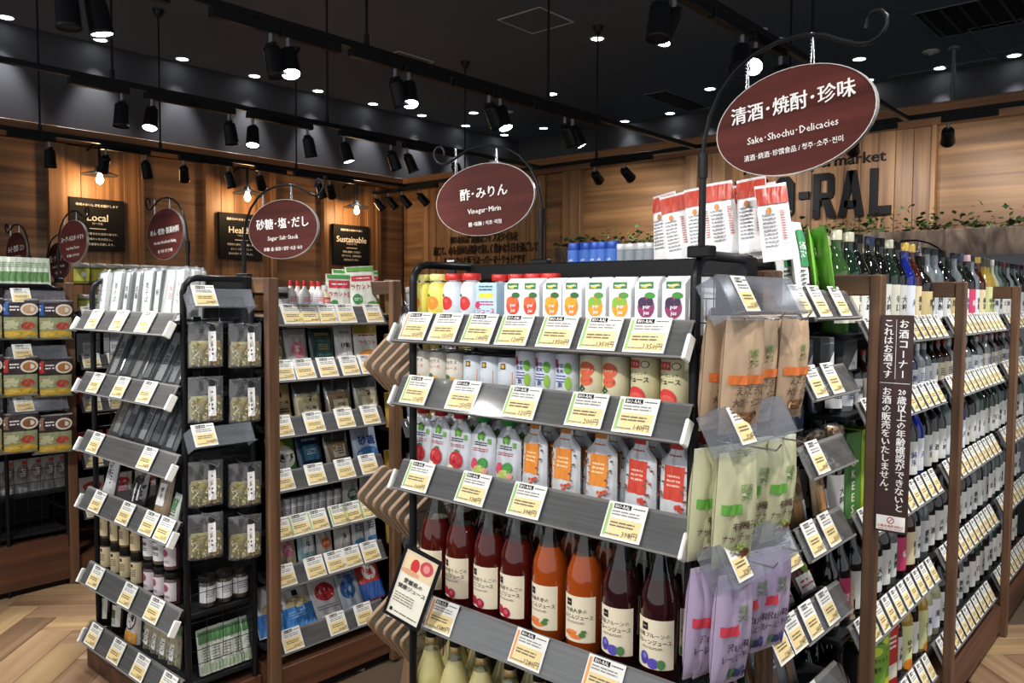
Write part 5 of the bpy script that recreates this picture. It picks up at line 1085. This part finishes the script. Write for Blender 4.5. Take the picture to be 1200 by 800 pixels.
for i, p in enumerate((404, 414, 432)): put('rak', rak, (hit(p, 340, 1, 2.76)[0], 2.76, 1.455), (R(-4), 0, 0), 'white sweetener pouch in back row, %s, top shelf of sugar bay' % ordn(i, 3), 'pouch', 'sweetener pouches in the back row')
def simple(name, w_, h_, bg, lab_, acc, seed, txt=None, T=.04):
    ops = [('e' if seed % 2 else 'r', 0, h_*.48, w_*.30 * (1 if seed % 2 else 2), h_*.20*(1 if seed % 2 else 2), ink(lab_)), ('s', 0, h_*.82, w_*.6, h_*.07, 2, ink(acc))]
    ops.append(('t', txt, 0, h_*.5, w_*.26, ink(acc), .02) if txt else ('s', 0, h_*.5, w_*.4, h_*.16, 3, ink(acc)))
    return pk(name, w_, h_, T, bg, ops, seed)
g1 = [simple('sugar_bag', .07, .15, '#5a6348', '#8f9a6a', '#e2e2d6', 51), simple('sugar_bag', .105, .155, '#a8a6a4', '#d87a8a', '#f0ece8', 53, '糖'), simple('sugar_bag', .115, .16, '#1f3532', '#2f5a55', '#c8b070', 54), simple('sugar_bag', .085, .165, '#d6d6d4', '#e8e8e6', '#2a2a2a', 56, '砂糖'), pk('sugar_bag', .12, .165, .04, '#e2ded6', [('r', 0, .145, .118, .035, ink('#b9a23a')), ('t', 'ラカント', 0, .09, .022, ink('#c23244'), .02), ('s', 0, .12, .08, .012, 1, rk), ('e', 0, .035, .05, .025, ink('#e0984a')), ('e', .02, .04, .016, .012, ink('#5f9a3f'))], 57)]
gn = ['olive sugar bag with round label', 'grey sugar bag with pink oval label', 'dark teal sugar bag with gold lettering', 'white sugar bag with brush lettering', 'white and mustard sweetener bag with red lettering']
seq(ABY, [('g1%d' % i, g1[i], p, .05, gn[i], 'sugar bag') for i, p in enumerate((324, 348, 378, 404, 430))], 1.226, 'second shelf' + WAB, R(-8), .08)
pw = lambda c, s, txt: bag('powder_bag', .125, .15, .055, None, [('r', 0, .085, .018, .018, bk), ('r', 0, .045, .07, .05, ink('#e8dcb8')), ('t', txt, 0, .048, .018, bk, .01)], 'stand', fill=((c, c), 0, .004), fillh=.68, seed=s)
g2 = [pk('powder_bag', .10, .15, .05, '#b39a6a', [('r', 0, .11, .018, .018, bk), ('t', 'てんさい糖', 0, .08, .014, bk, .01), ('s', 0, .05, .06, .02, 2, bk)], 61), pw('#dccb9a', 62, 'きび糖'), pw('#a98660', 63, '黒糖'), pw('#cfc3a2', 64, '三温')]
gn2 = ['tan beet sugar bag with black square', 'clear bag of cream cane sugar', 'clear bag of brown sugar', 'clear bag of pale raw sugar']
seq(ABY, [('g2%d' % i, g2[i], p, .05, gn2[i], 'sugar bag') for i, p in enumerate((327, 361, 397, 430))], 1.022, 'third shelf' + WAB, R(-10), .06)
g3 = [pk('sugar_bag', .125, .15, .055, '#5b8a3a', [('e', .0, .07, .05, .045, ink('#e6e6dc')), ('t', 'きび', .005, .065, .034, bk, .03), ('e', -.02, .12, .03, .015, ink('#d9c23a'))], 71), simple('sugar_bag', .115, .15, '#1f3550', '#3f7a9a', '#d8dfe6', 72), bag('powder_bag', .12, .14, .05, None, [('r', 0, .06, .06, .05, ink('#e6dcc0')), ('s', 0, .06, .045, .03, 3, bk)], 'stand', fill=(('#a08458', '#b89a6a'), 0, .004), fillh=.7, seed=73), pk('sugar_bag', .125, .15, .055, '#b9cbe2', [('e', 0, .03, .055, .03, ink('#4f84c4')), ('t', '砂糖', 0, .085, .042, ink('#2a4a8a'), .03)], 74)]
gn3 = ['green bag with bold cane sugar lettering', 'navy sugar bag with teal label', 'clear bag of tan sugar', 'pale blue bag with bold sugar lettering']
seq(ABY, [('g3%d' % i, g3[i], p, .05, gn3[i], 'sugar bag') for i, p in enumerate((331, 364, 396, 429))], .822, 'fourth shelf' + WAB, R(-14), .06)
salt = jar('salt_jar', .020, .095, '#b9bcc0', '#9a9da2', '#d2d4d6', [('s', 0, .045, .024, .03, 4, ink('#5a5a60'))], caph=.22)
smallp = simple('salt_bag', .085, .12, '#c7c6c2', '#4f6a5a', '#eeeeee', 75)
seq(ABY, [('salt', salt, p, .04, 'slim grey salt shaker', 'jar') for p in (323, 333, 341, 348, 357, 366, 375, 384, 393)] + [('smallp', smallp, 409, .05, 'grey salt bag with green label', 'salt bag'), ('smallp', None, 430, .05, 'grey salt bag with green label', 'salt bag')], .642, 'fifth shelf' + WAB, 0, .1)
g4 = [simple('salt_bag', .085, .15, '#cdbf9a', '#d87a9a', '#f3eeee', 81, None), simple('salt_bag', .08, .15, '#a9c9cf', '#e6eef0', '#3a6a86', 82, '塩'), pk('salt_bag', .075, .14, .04, '#d2cfca', [('e', 0, .06, .022, .022, ink('#e0763a')), ('s', 0, .06, .026, .012, 2, lw_), ('s', 0, .115, .05, .014, 2, bk)], 83), simple('salt_bag', .08, .14, '#dddcd8', '#e8e8e4', '#2a2a2a', 84, '塩'), pk('salt_bag', .06, .15, .035, '#dcdedf', [('s', 0, .09, .035, .04, 4, ink('#4a6a9a')), ('e', 0, .03, .025, .012, ink('#5a9ac8'))], 85)]
gn4 = ['cream salt bag with pink round label', 'pale teal salt bag with white label', 'white salt bag with orange round label', 'white salt bag with brush lettering', 'slim white salt bag with blue wave']
seq(ABY, [('g4%d' % k, g4[k], p, .05, gn4[k], 'salt bag') for k, p in ((0, 334), (1, 358), (2, 379), (3, 401), (4, 419), (4, 434))], .462, 'sixth shelf' + WAB, R(-8), .1)
blue = pk('salt_bag', .15, .19, .06, '#d5dbe2', [('r', 0, .045, .148, .08, ink('#3f84cf')), ('r', 0, .135, .03, .022, bk), ('e', 0, .1, .055, .022, ink('#c9b88a')), ('t', '天然の塩', 0, .1, .018, bk, .01), ('s', 0, .055, .1, .03, 3, ink('#8fb8e2'))], 91, wr=.005)
redc = pk('salt_bag', .15, .20, .06, '#dfe0e2', [('e', 0, .10, .045, .038, ink('#c02c34')), ('t', '海の精', 0, .105, .026, lw_, .03), ('s', 0, .165, .08, .02, 2, bk), ('s', 0, .04, .1, .02, 2, ink('#8a8a90'))], 92, wr=.005)
blup = pk('salt_bag', .12, .19, .055, '#c9d3e2', [('e', -.01, .08, .035, .04, ink('#3b6fb8')), ('e', .01, .12, .03, .02, ink('#5a8ad0')), ('s', .0, .14, .08, .02, 2, ink('#3b5f9a'))], 93, wr=.006)
rblu = pk('salt_bag', .12, .19, .055, '#d0413a', [('r', 0, .04, .118, .07, ink('#2f62b4')), ('e', 0, .12, .035, .035, ink('#e6e0dc')), ('t', '塩', 0, .12, .035, rk, .02)], 94, wr=.005)
seq(ABY, [('blue', blue, 322, .05, 'blue and white salt bag', 'salt bag'), ('blue', None, 350, .04, 'blue and white salt bag', 'salt bag'), ('redc', redc, 382, .05, 'white salt bag with red circle', 'salt bag'), ('blup', blup, 411, .05, 'pale bag with blue print', 'salt bag'), ('rblu', rblu, 437, .06, 'red and blue salt bag', 'salt bag')], .215, 'lowest shelf' + WAB, R(-26), .05)
gold = simple('coffee_bag', .10, .15, '#a8842a', '#d9c27a', '#3a2a1a', 95); wjar = jar('clear_jar', .03, .12, '#9fa6aa', '#d9d9d6', '#cfd3d4', [], caph=.2)
for zz, nm in ((1.43, 'top'), (1.20, 'second'), (.95, 'third'), (.70, 'fourth'), (.45, 'fifth')):
    seq(Face('side', 2.19, 2.60), [(k, m_, .06 + .11*i, .05, nn, 'packet') for i, (k, m_, nn) in enumerate((('gold', gold, 'gold coffee bag'), ('wjar', wjar, 'clear storage jar'), ('gold', gold, 'gold coffee bag'), ('g13', g1[3], 'white brush lettered bag'), ('gold', gold, 'gold coffee bag')))], zz, nm + ' shelf beyond sugar bay', R(-6), .1)
# ================================================================ far left pasta rack
def pasta(c5, c2): return bag('pasta_pack', .185, .20, .04, '#3b3030', [('r', -.062, .155, .05, .06, ink(c5)), ('t', '5', -.064, .158, .045, lw_, .03), ('r', -.02, .155, .045, .05, ink('#3a2a2c')), ('s', -.015, .155, .04, .03, 2, lw_), ('e', .048, .15, .040, .03, ink('#e6dfd0')), ('e', .048, .15, .030, .022, ink(c2)), ('r', 0, .06, .165, .105, ink('#9aa07a')), ('e', -.03, .075, .05, .022, ink('#c9c9a2')), ('e', .04, .07, .03, .02, ink('#b84a3a')), ('e', .0, .03, .085, .018, ink('#d9b23a')), ('e', -.04, .028, .05, .012, ink('#e6c860'))], 'pillow', seed=101, hang=True)
for j, (yb, c5, c2, nm) in enumerate(((398, '#2a64b0', '#c9a27a', 'blue five mark'), (465, '#b8322c', '#b0703a', 'red five mark'), (531, '#8a6a52', '#8a5a3a', 'brown five mark'))):
    for i, p in enumerate((-22, 21, 62)):
        v = hit(p, yb, 1, 4.40); put('pasta%d' % j, pasta(c5, c2), (v.x, 4.40, v.z), (R(2), 0, R(-8)), 'hung pasta pack with %s, %s' % (nm, ('cut by the photo edge', 'left of pair', 'right of pair')[i]), 'pasta pack', 'pasta packs with a ' + nm)
FC = Face('side', .6, 4.46)
roll_ = jar('noodle_cup', .055, .13, P('#d9d2c2', .5), '#c9c2b0', None, (), 16, .1)
ybox = carton('pasta_box', .085, .06, .16, '#cfd2c4', [('r', 0, .10, .05, .08, ink('#b9c83a')), ('s', 0, .11, .03, .05, 4, ink('#4a5a2a')), ('s', 0, .03, .06, .02, 2, ink('#777777'))])
gpou = bag('sauce_pouch', .10, .17, .05, '#a9a9a8', [('e', 0, .10, .03, .04, ink('#7f7f80')), ('s', 0, .10, .03, .04, 4, lw_), ('e', .01, .15, .012, .01, ink('#b8423a'))], 'stand', seed=102)
seq(FC, [('noodle_cup', roll_, p, .09, 'cream noodle cup', 'noodle cup') for p in (-15, 5, 28, 50, 70)], .905, 'behind the grid of far left rack')
seq(FC, [('ybox', ybox, p, .09, 'white box with yellow green panel', 'box') for p in (-12, 3, 20, 34, 49, 64)], .72, 'behind the grid of far left rack')
seq(FC, [('gpou', gpou, p, .10, 'grey sauce pouch', 'pouch') for p in (-14, 3, 20, 37, 52, 66)], .50, 'behind the grid of far left rack')
wg = bag('herb_bag', .08, .15, .03, '#cfd8c8', [('r', 0, .05, .06, .05, ink('#5f8a52')), ('s', 0, .11, .05, .03, 3, ink('#7a9a6a'))], 'stand', seed=103)
topc = empty('display_shelf', (.9, 4.62, 1.54)); tag(topc, 'black top shelf of the far left rack', 'shelf'); q = MB(); q.box(-.5, .68, -.16, .2, -.01, .005, BLACK); q.build('shelf_board', topc)
seq(FC, [('wg', wg, p, .06, 'white and green herb packet', 'packet') for p in (-5, 3, 11, 19, 27, 35, 43, 50)], 1.546, 'top of far left rack', R(-8), .15)
gj = jar('pickle_jar', .04, .11, '#7d8434', '#b9b9b4', '#b8b84a', [('e', 0, .05, .014, .014, lw_)], caph=.2); tomp = simple('tomato_pack', .13, .15, '#b83a32', '#e2dccf', '#8a2a24', 104); grp = simple('soup_pack', .12, .15, '#8a8f94', '#d2d5d8', '#3a3f4a', 106); pkp = pk('soup_pack', .13, .17, .04, '#dad6d6', [('e', 0, .12, .05, .025, ink('#b83a3f')), ('e', 0, .06, .05, .03, ink('#c88a9a')), ('s', 0, .12, .06, .015, 1, lw_)], 107)
for zz, its, nm in ((1.40, [('gj', gj, .09*i+.09, .05, 'green pickle jar with pale lid', 'jar') for i in range(8)], 'top shelf'), (1.15, [('grp', grp, .14*i+.1, .05, 'grey soup pack', 'packet') for i in range(5)], 'second shelf'), (.92, [('tomp', tomp, .15*i+.1, .05, 'red tomato pack', 'packet') for i in range(5)], 'third shelf'), (.62, [('tomp', tomp, .15*i+.1, .05, 'red tomato pack', 'packet') for i in range(5)], 'fourth shelf'), (.35, [('pkp', pkp, .15*i+.1, .05, 'white pack with red logo', 'packet') for i in range(5)], 'fifth shelf')):
    seq(CB, its, zz, nm + ' of far left bay', 0, .1)
for i in range(8): put('gj', gj, (1.74+.09*i, 4.66, 1.57), 0, 'green pickle jar on top of far left bay, ' + ordn(i, 8), 'jar', 'pickle jars on top of the far left bay')
# ================================================================ snack bay between central rack and sake
WBB = ' of snack bay'
gw = bag('seaweed_snack', .075, .20, .02, '#e2e4e0', [('r', .004, .135, .045, .09, ink('#2f7a48')), ('t', '海藻\nスナ', .004, .14, .02, lw_, .02), ('s', -.015, .06, .02, .05, 5, bk), ('e', .01, .02, .03, .03, ink('#4a3f46'))], seed=111, wr=.002)
gb = bag('seaweed_snack', .075, .20, .02, '#6fae3f', [('r', 0, .03, .07, .06, ink('#4a6a3a')), ('t', '枝豆', .0, .13, .028, lw_, .03), ('s', .0, .07, .03, .04, 4, ink('#d8e6c0'))], seed=112, wr=.002)
for i, (k, m_, p, d, yw, nn) in enumerate((('gw', gw, 927, .03, .1, 'white and green seaweed packet'), ('gw', gw, 943, .0, .3, 'white and green seaweed packet'), ('gb', gb, 957, .03, .7, 'bright green edamame packet'), ('gb', gb, 972, .0, 1.1, 'bright green edamame packet'), ('gb', gb, 935, .12, .1, 'bright green edamame packet'))):
    x = BBY.x + BBY.u(p, d); put(k, m_, (x, BBY.y+d, 1.492), (R(-8), R(-5+3*i), yw-.3), '%s leaning, %s, top shelf%s' % (nn, ordn(i, 5), WBB), 'packet', 'green snack packets on the snack bay top')
gbox = carton('snack_box', .10, .07, .10, '#56585c', [('p', 0, .05, [(-.02, -.045), (.048, -.045), (.048, .012)], lw_), ('t', '5.50', .02, .022, .014, bk, .01), ('s', 0, .085, .08, .01, 1, ink('#9a9ca2'))], side=[('r', 0, .05, .05, .08, ink('#3a3c40'))])
seq(BBY, [('gbox', gbox, p, .06, 'dark grey snack box with white corner', 'box') for p in (929, 956, 984)], 1.303, 'second shelf' + WBB, 0, .03)
nut = bag('nut_tub', .085, .05, .05, None, [], 'full', fill=(('#c09a6a', '#d8b88a', '#9a7444'), 60, .004), fillh=.85, seed=113, wr=.001)
tin = jar('fish_tin', .048, .11, P('#8a8f98', .3, .6), '#b9bcc2', '#4a5a86', [('s', 0, .05, .05, .03, 3, lw_)], caph=.05)
def oval_tray():
    root = empty('fish_tray'); q = MB(); n = 20
    q.add([(.042*math.cos(2*math.pi*k/n)*s_, y, .075+.07*math.sin(2*math.pi*k/n)*s_) for y, s_ in ((-.012, .85), (-.008, 1), (.010, .8)) for k in range(n)], [(a*n+k, a*n+(k+1) % n, (a+1)*n+(k+1) % n, (a+1)*n+k) for a in (0, 1) for k in range(n)] + [tuple(range(n-1, -1, -1)), tuple(range(2*n, 3*n))], P('#8b93a6', .25, .5), True); q.build('tray_body', root)
    q = MB(); f = flat(-.0125); q.pr(f, 'e', 0, .075, .03, .055, ink('#3c4a6c')); q.pr(f, 'e', 0, .075, .018, .03, ink('#b8a08a')); q.pr(f, 's', 0, .11, .03, .02, 2, lw_); q.build('printed_label', root); return root
seq(BBY, [('nut', nut, p, .03, 'clear tub of nuts', 'tub') for p in (935, 958, 980)], 1.118, 'third shelf' + WBB, 0, .05)
seq(BBY, [('otray', oval_tray, p, .10, 'oval silver blue fish pack', 'packet') for p in (938, 962, 985)], 1.135, 'third shelf' + WBB, R(-8), .05)
kw = bag('nut_bag', .10, .145, .03, '#a58c6c', [('r', 0, .035, .075, .05, ink('#b98a5a')), ('e', .01, .09, .013, .016, ink('#6a5138')), ('s', 0, .125, .07, .014, 2, ink('#6a5138')), ('r', .03, .035, .02, .05, lw_)], 'stand', seed=114)
seq(BBY, [('kw', kw, p, .05, 'kraft nut bag with window', 'nut bag') for p in (917, 940, 967)], .922, 'fourth shelf' + WBB, R(-8), .05)
dr = bag('dried_meat_pack', .10, .17, .025, '#5a2f28', [('r', 0, .03, .09, .045, lw_), ('s', 0, .03, .07, .025, 2, rk), ('e', 0, .10, .03, .022, ink('#8a8a8c')), ('s', 0, .15, .08, .02, 4, ink('#b8c8a0')), ('e', .02, .065, .02, .014, ink('#8fa83a'))], 'pillow', seed=115, wr=.004)
seq(BBY, [('dr', dr, p, .04, 'dark red dried meat pack with white label', 'meat pack') for p in (909, 931, 957)], .722, 'fifth shelf' + WBB, R(-32), .08)
dg = bag('dried_fish_pack', .10, .17, .025, '#7a7a7c', [('r', .0, .08, .03, .12, ink('#8a6a52')), ('s', .03, .1, .02, .05, 4, lw_)], 'pillow', seed=116, wr=.004)
seq(BBY, [('dg', dg, p, .04, 'grey dried fish pack', 'fish pack') for p in (898, 918, 938)], .502, 'sixth shelf' + WBB, R(-20), .08)
cloth = bottle('wrapped_bottle', 'squat', .26, .055, None, glassm=P('#c2a988', .7, 0, .12), cap='#1c1a1a', label=('#cbb595', [('t', '山', -.01, .09, .06, bk, .02), ('t', '田', .012, .05, .03, bk, .02)]), lz=(.08, .5), capr=.022)
seq(BBY, [('cloth', cloth, 966, .14, 'tan paper wrapped sake bottle with bold brush characters', 'bottle'), ('cloth', None, 992, .08, 'tan paper wrapped sake bottle with bold brush characters', 'bottle')], .502, 'right end of snack bay', 0, .2)
# ================================================================ sake bottles
def wl(txt, bg='#d2d2cd', c='#26262a', extra=()):
    return (bg, [('t', '\n'.join(txt), 0, .085 + .011*(len(txt)-1), .026, ink(c), .02), ('s', .022, .08, .004, .07, 8, ink(c))] + list(extra))
def sk(kind, H, r, gl, cap, lab_, lz=(.10, .50), neck=None, cr=None): return bottle('sake_bottle', kind, H, r, None, glassm=glass(gl), cap=cap, label=lab_, lz=lz, seg=14, neck=neck, capr=cr, lab_ang=150)
H7 = .285
B_ = {
 'dw': (sk('sake', H7, .038, '#0d0f10', '#151515', wl('大吟')), 'black glass sake bottle with white label'),
 'dw2': (sk('sake', H7, .038, '#10150f', '#23304a', wl('純米', '#dedfd8', '#2a3a7a')), 'dark sake bottle with blue lettered label'),
 'gr': (sk('sake', H7, .038, '#2b4a22', '#d2cfb4', wl('生酒', '#dfe2d2', '#2a5a3a')), 'green glass bottle with cream cap'),
 'gd': (sk('sake', H7, .038, '#14281c', '#c9c7ad', wl('辛口', '#d8d6c4')), 'deep green bottle with cream cap'),
 'bl': (sk('sake', H7, .038, '#12227a', '#c8a850', wl('月', '#dfe3ea', '#1a2a6a')), 'cobalt blue bottle with gold cap'),
 'br': (sk('sake', H7, .038, '#3a1408', '#b89a4a', wl('梅酒', '#d8c8a2')), 'brown bottle with gold cap'),
 'cl': (sk('wine', H7, .036, '#5f686c', '#2a2d30', wl('焼酎', '#cfd2d4')), 'clear glass shochu bottle with white label'),
 'pk': (sk('sake', H7, .037, '#101010', '#c8a0a8', wl('桜', '#c03a64', '#f2e2e6')), 'black bottle with pink label'),
 'yz': (sk('squat', H7, .042, '#a8893a', '#4a4a3a', wl('ゆず', '#d7dca0', '#2a2a22', [('e', .0, .02, .025, .02, ink('#e88a2a'))]), (.05, .55)), 'yellow yuzu liqueur bottle'),
 'wh': (sk('sake', H7, .040, '#a9ad8a', '#c9cbc0', wl('濁', '#e2e4ea', '#3a3f5a')), 'cloudy white sake bottle'),
 'kb': (sk('squat', .25, .045, '#171412', '#1a1a1a', wl('黒', '#c9b483')), 'squat black bottle with tan label'),
 'wn': (sk('wine', H7, .036, '#160d12', '#5a1420', wl('酒', '#d8d8d2')), 'dark wine bottle with pale label'),
 'gn': (sk('wine', H7, .036, '#1d3a2a', '#2a2a2c', wl('白', '#e0e0da')), 'green wine bottle with white label'),
}
SMB = {
 'm1': (sk('sake', .17, .029, '#0f1012', '#1a1a1c', ('#e0e2e2', [('t', '酒', 0, .055, .026, bk, .02)]), (.1, .52)), 'small black bottle with white label'),
 'm2': (sk('squat', .165, .031, '#7d8488', '#b9bcc0', ('#dfe2e6', [('s', 0, .05, .03, .03, 4, ink('#3a5a8a'))]), (.1, .5)), 'small clear bottle with pale label'),
 'm3': (sk('sake', .17, .029, '#2a1410', '#8a2a2a', ('#cfc4a8', [('s', 0, .05, .03, .03, 4, bk)]), (.1, .5)), 'small brown bottle with red cap'),
 'm4': (sk('squat', .16, .031, '#1c2f5a', '#2a4a8a', ('#dbe2ea', [('t', '酎', 0, .05, .024, ink('#22407a'), .02)]), (.1, .5)), 'small navy bottle with blue cap'),
}
BX = {
 'gbx': (carton('drink_box', .075, .075, .25, '#9fc22f', [('t', '\n'.join('OKEES'), .0, .165, .034, lw_, .03), ('r', 0, .225, .07, .02, ink('#4f8a3a'))]), 'lime green boxed sake with white lettering'),
 'gbx2': (carton('drink_box', .075, .075, .25, '#4f7f3f', [('t', '\n'.join('OKEES'), .0, .165, .034, ink('#dfe8c0'), .03)]), 'dark green boxed sake with pale lettering'),
 'ybx': (carton('drink_box', .075, .07, .26, '#1b1b1c', [('e', 0, .10, .018, .07, ink('#d9a52a')), ('s', 0, .10, .015, .08, 5, bk), ('p', 0, .21, [(-.035, -.02), (.035, .01), (.035, .03), (-.035, 0)], ink('#e0b62a'))]), 'black and gold boxed sake'),
 'mus': (carton('drink_box', .09, .07, .20, '#7aa83a', [('t', 'マスカット', .0, .15, .017, bk, .02), ('t', 'の香り', .0, .12, .02, bk, .02), ('r', 0, .04, .085, .03, ink('#e6c82a')), ('e', .0, .18, .03, .015, ink('#c8d84a'))]), 'lime muscat boxed wine with black lettering'),
 'rbx': (carton('drink_box', .085, .07, .23, '#b52a22', [('s', 0, .15, .05, .05, 3, lw_), ('r', 0, .05, .07, .05, ink('#e2d9c8'))]), 'red boxed sake with cream panel'),
 'blk': (carton('drink_box', .08, .075, .24, '#161618', [('r', 0, .15, .06, .05, ink('#c9a96a')), ('s', 0, .15, .045, .03, 3, bk), ('r', 0, .06, .05, .012, lw_)]), 'black boxed sake with gold label'),
 'can2': (can('beer_can', .033, .125, '#c2a23a', [('s', 0, .07, .04, .04, 4, bk)], seg=14), 'gold drink can'),
}
ALL = {}; ALL.update(B_); ALL.update(SMB); ALL.update(BX)
SHN = ['top shelf', 'second shelf', 'third shelf', 'fourth shelf', 'bottom shelf']
BAYN = ['first sake bay', 'second sake bay', 'third sake bay']
SEQ = [
 ['gr gd dw dw2 dw gd dw bl br kb', 'm1 m2 m1 m3 m1 m4 m1 m1 m2 m4 m2', 'dw gbx2 gbx dw kb cl ybx ybx dw2 bl', 'dw pk dw dw2 dw dw cl pk br dw', 'kb dw blk gd mus mus rbx dw yz wn'],
 ['cl cl dw kb cl dw2 pk cl br yz', 'm2 m1 m3 m3 m2 m1 m3 m2 m1 m2 m3', 'dw2 wn dw cl dw bl dw wn cl gn', 'cl wn dw wn gn dw wn dw cl wn', 'yz wh wh dw gn dw cl dw wn gn'],
 ['yz wh cl gn wn cl dw cl wn gn', 'm2 m3 m2 m3 m1 m2 m3 m2 m1 m2 m3', 'wn dw gn cl wn dw gn wn cl gn', 'cl wn cl gn cl wn cl gn wn cl', 'dw wn cl gn wn cl gn wn gn wn']]
for b_ in range(3):
    x0 = (2.22, 3.13, 4.13)[b_]; x1 = (3.13, 4.13, 5.05)[b_]
    for s_ in range(5):
        ks = SEQ[b_][s_].split(); n = len(ks); z = SZ[s_] - b_*.0; z = SZ[s_] - s_*.012 if False else SZ[s_]
        z = SZ[s_] + .001
        for i, k in enumerate(ks):
            mk, nn = ALL[k]; x = x0 + .055 + (x1-x0-.10)*i/(n-1); y = .75 + .055 + random.uniform(-.004, .004)
            lab = '%s, %s, %s, %s' % (nn, ordn(i, n), SHN[s_], BAYN[b_])
            if len(lab.split()) > 16: lab = '%s, %s, %s, %s' % (nn.split(' with')[0], ordn(i, n), SHN[s_], BAYN[b_])
            put('sk_' + k, mk, (x, y, z), random.uniform(-.5, .1), lab, 'bottle' if k not in BX else 'box', 'sake goods, %s, %s' % (SHN[s_], BAYN[b_]))
            if s_ == 0 or (b_ == 0 and s_ > 1):
                for r_ in ((1, 2) if s_ == 0 else (1,)):
                    if k in BX: k2 = 'dw'
                    else: k2 = ks[(i+r_*3) % n] if s_ == 0 else k
                    mk2, nn2 = ALL[k2]
                    put('sk_' + k2, mk2, (x + .02*r_, y + .10*r_, z), random.uniform(-.4, .2), '%s, %s in %s row, %s, %s' % (nn2.split(' with')[0], ordn(i, n), ['', 'second', 'rear'][r_], SHN[s_], BAYN[b_]), 'bottle', 'rear sake bottles, %s, %s' % (SHN[s_], BAYN[b_]))
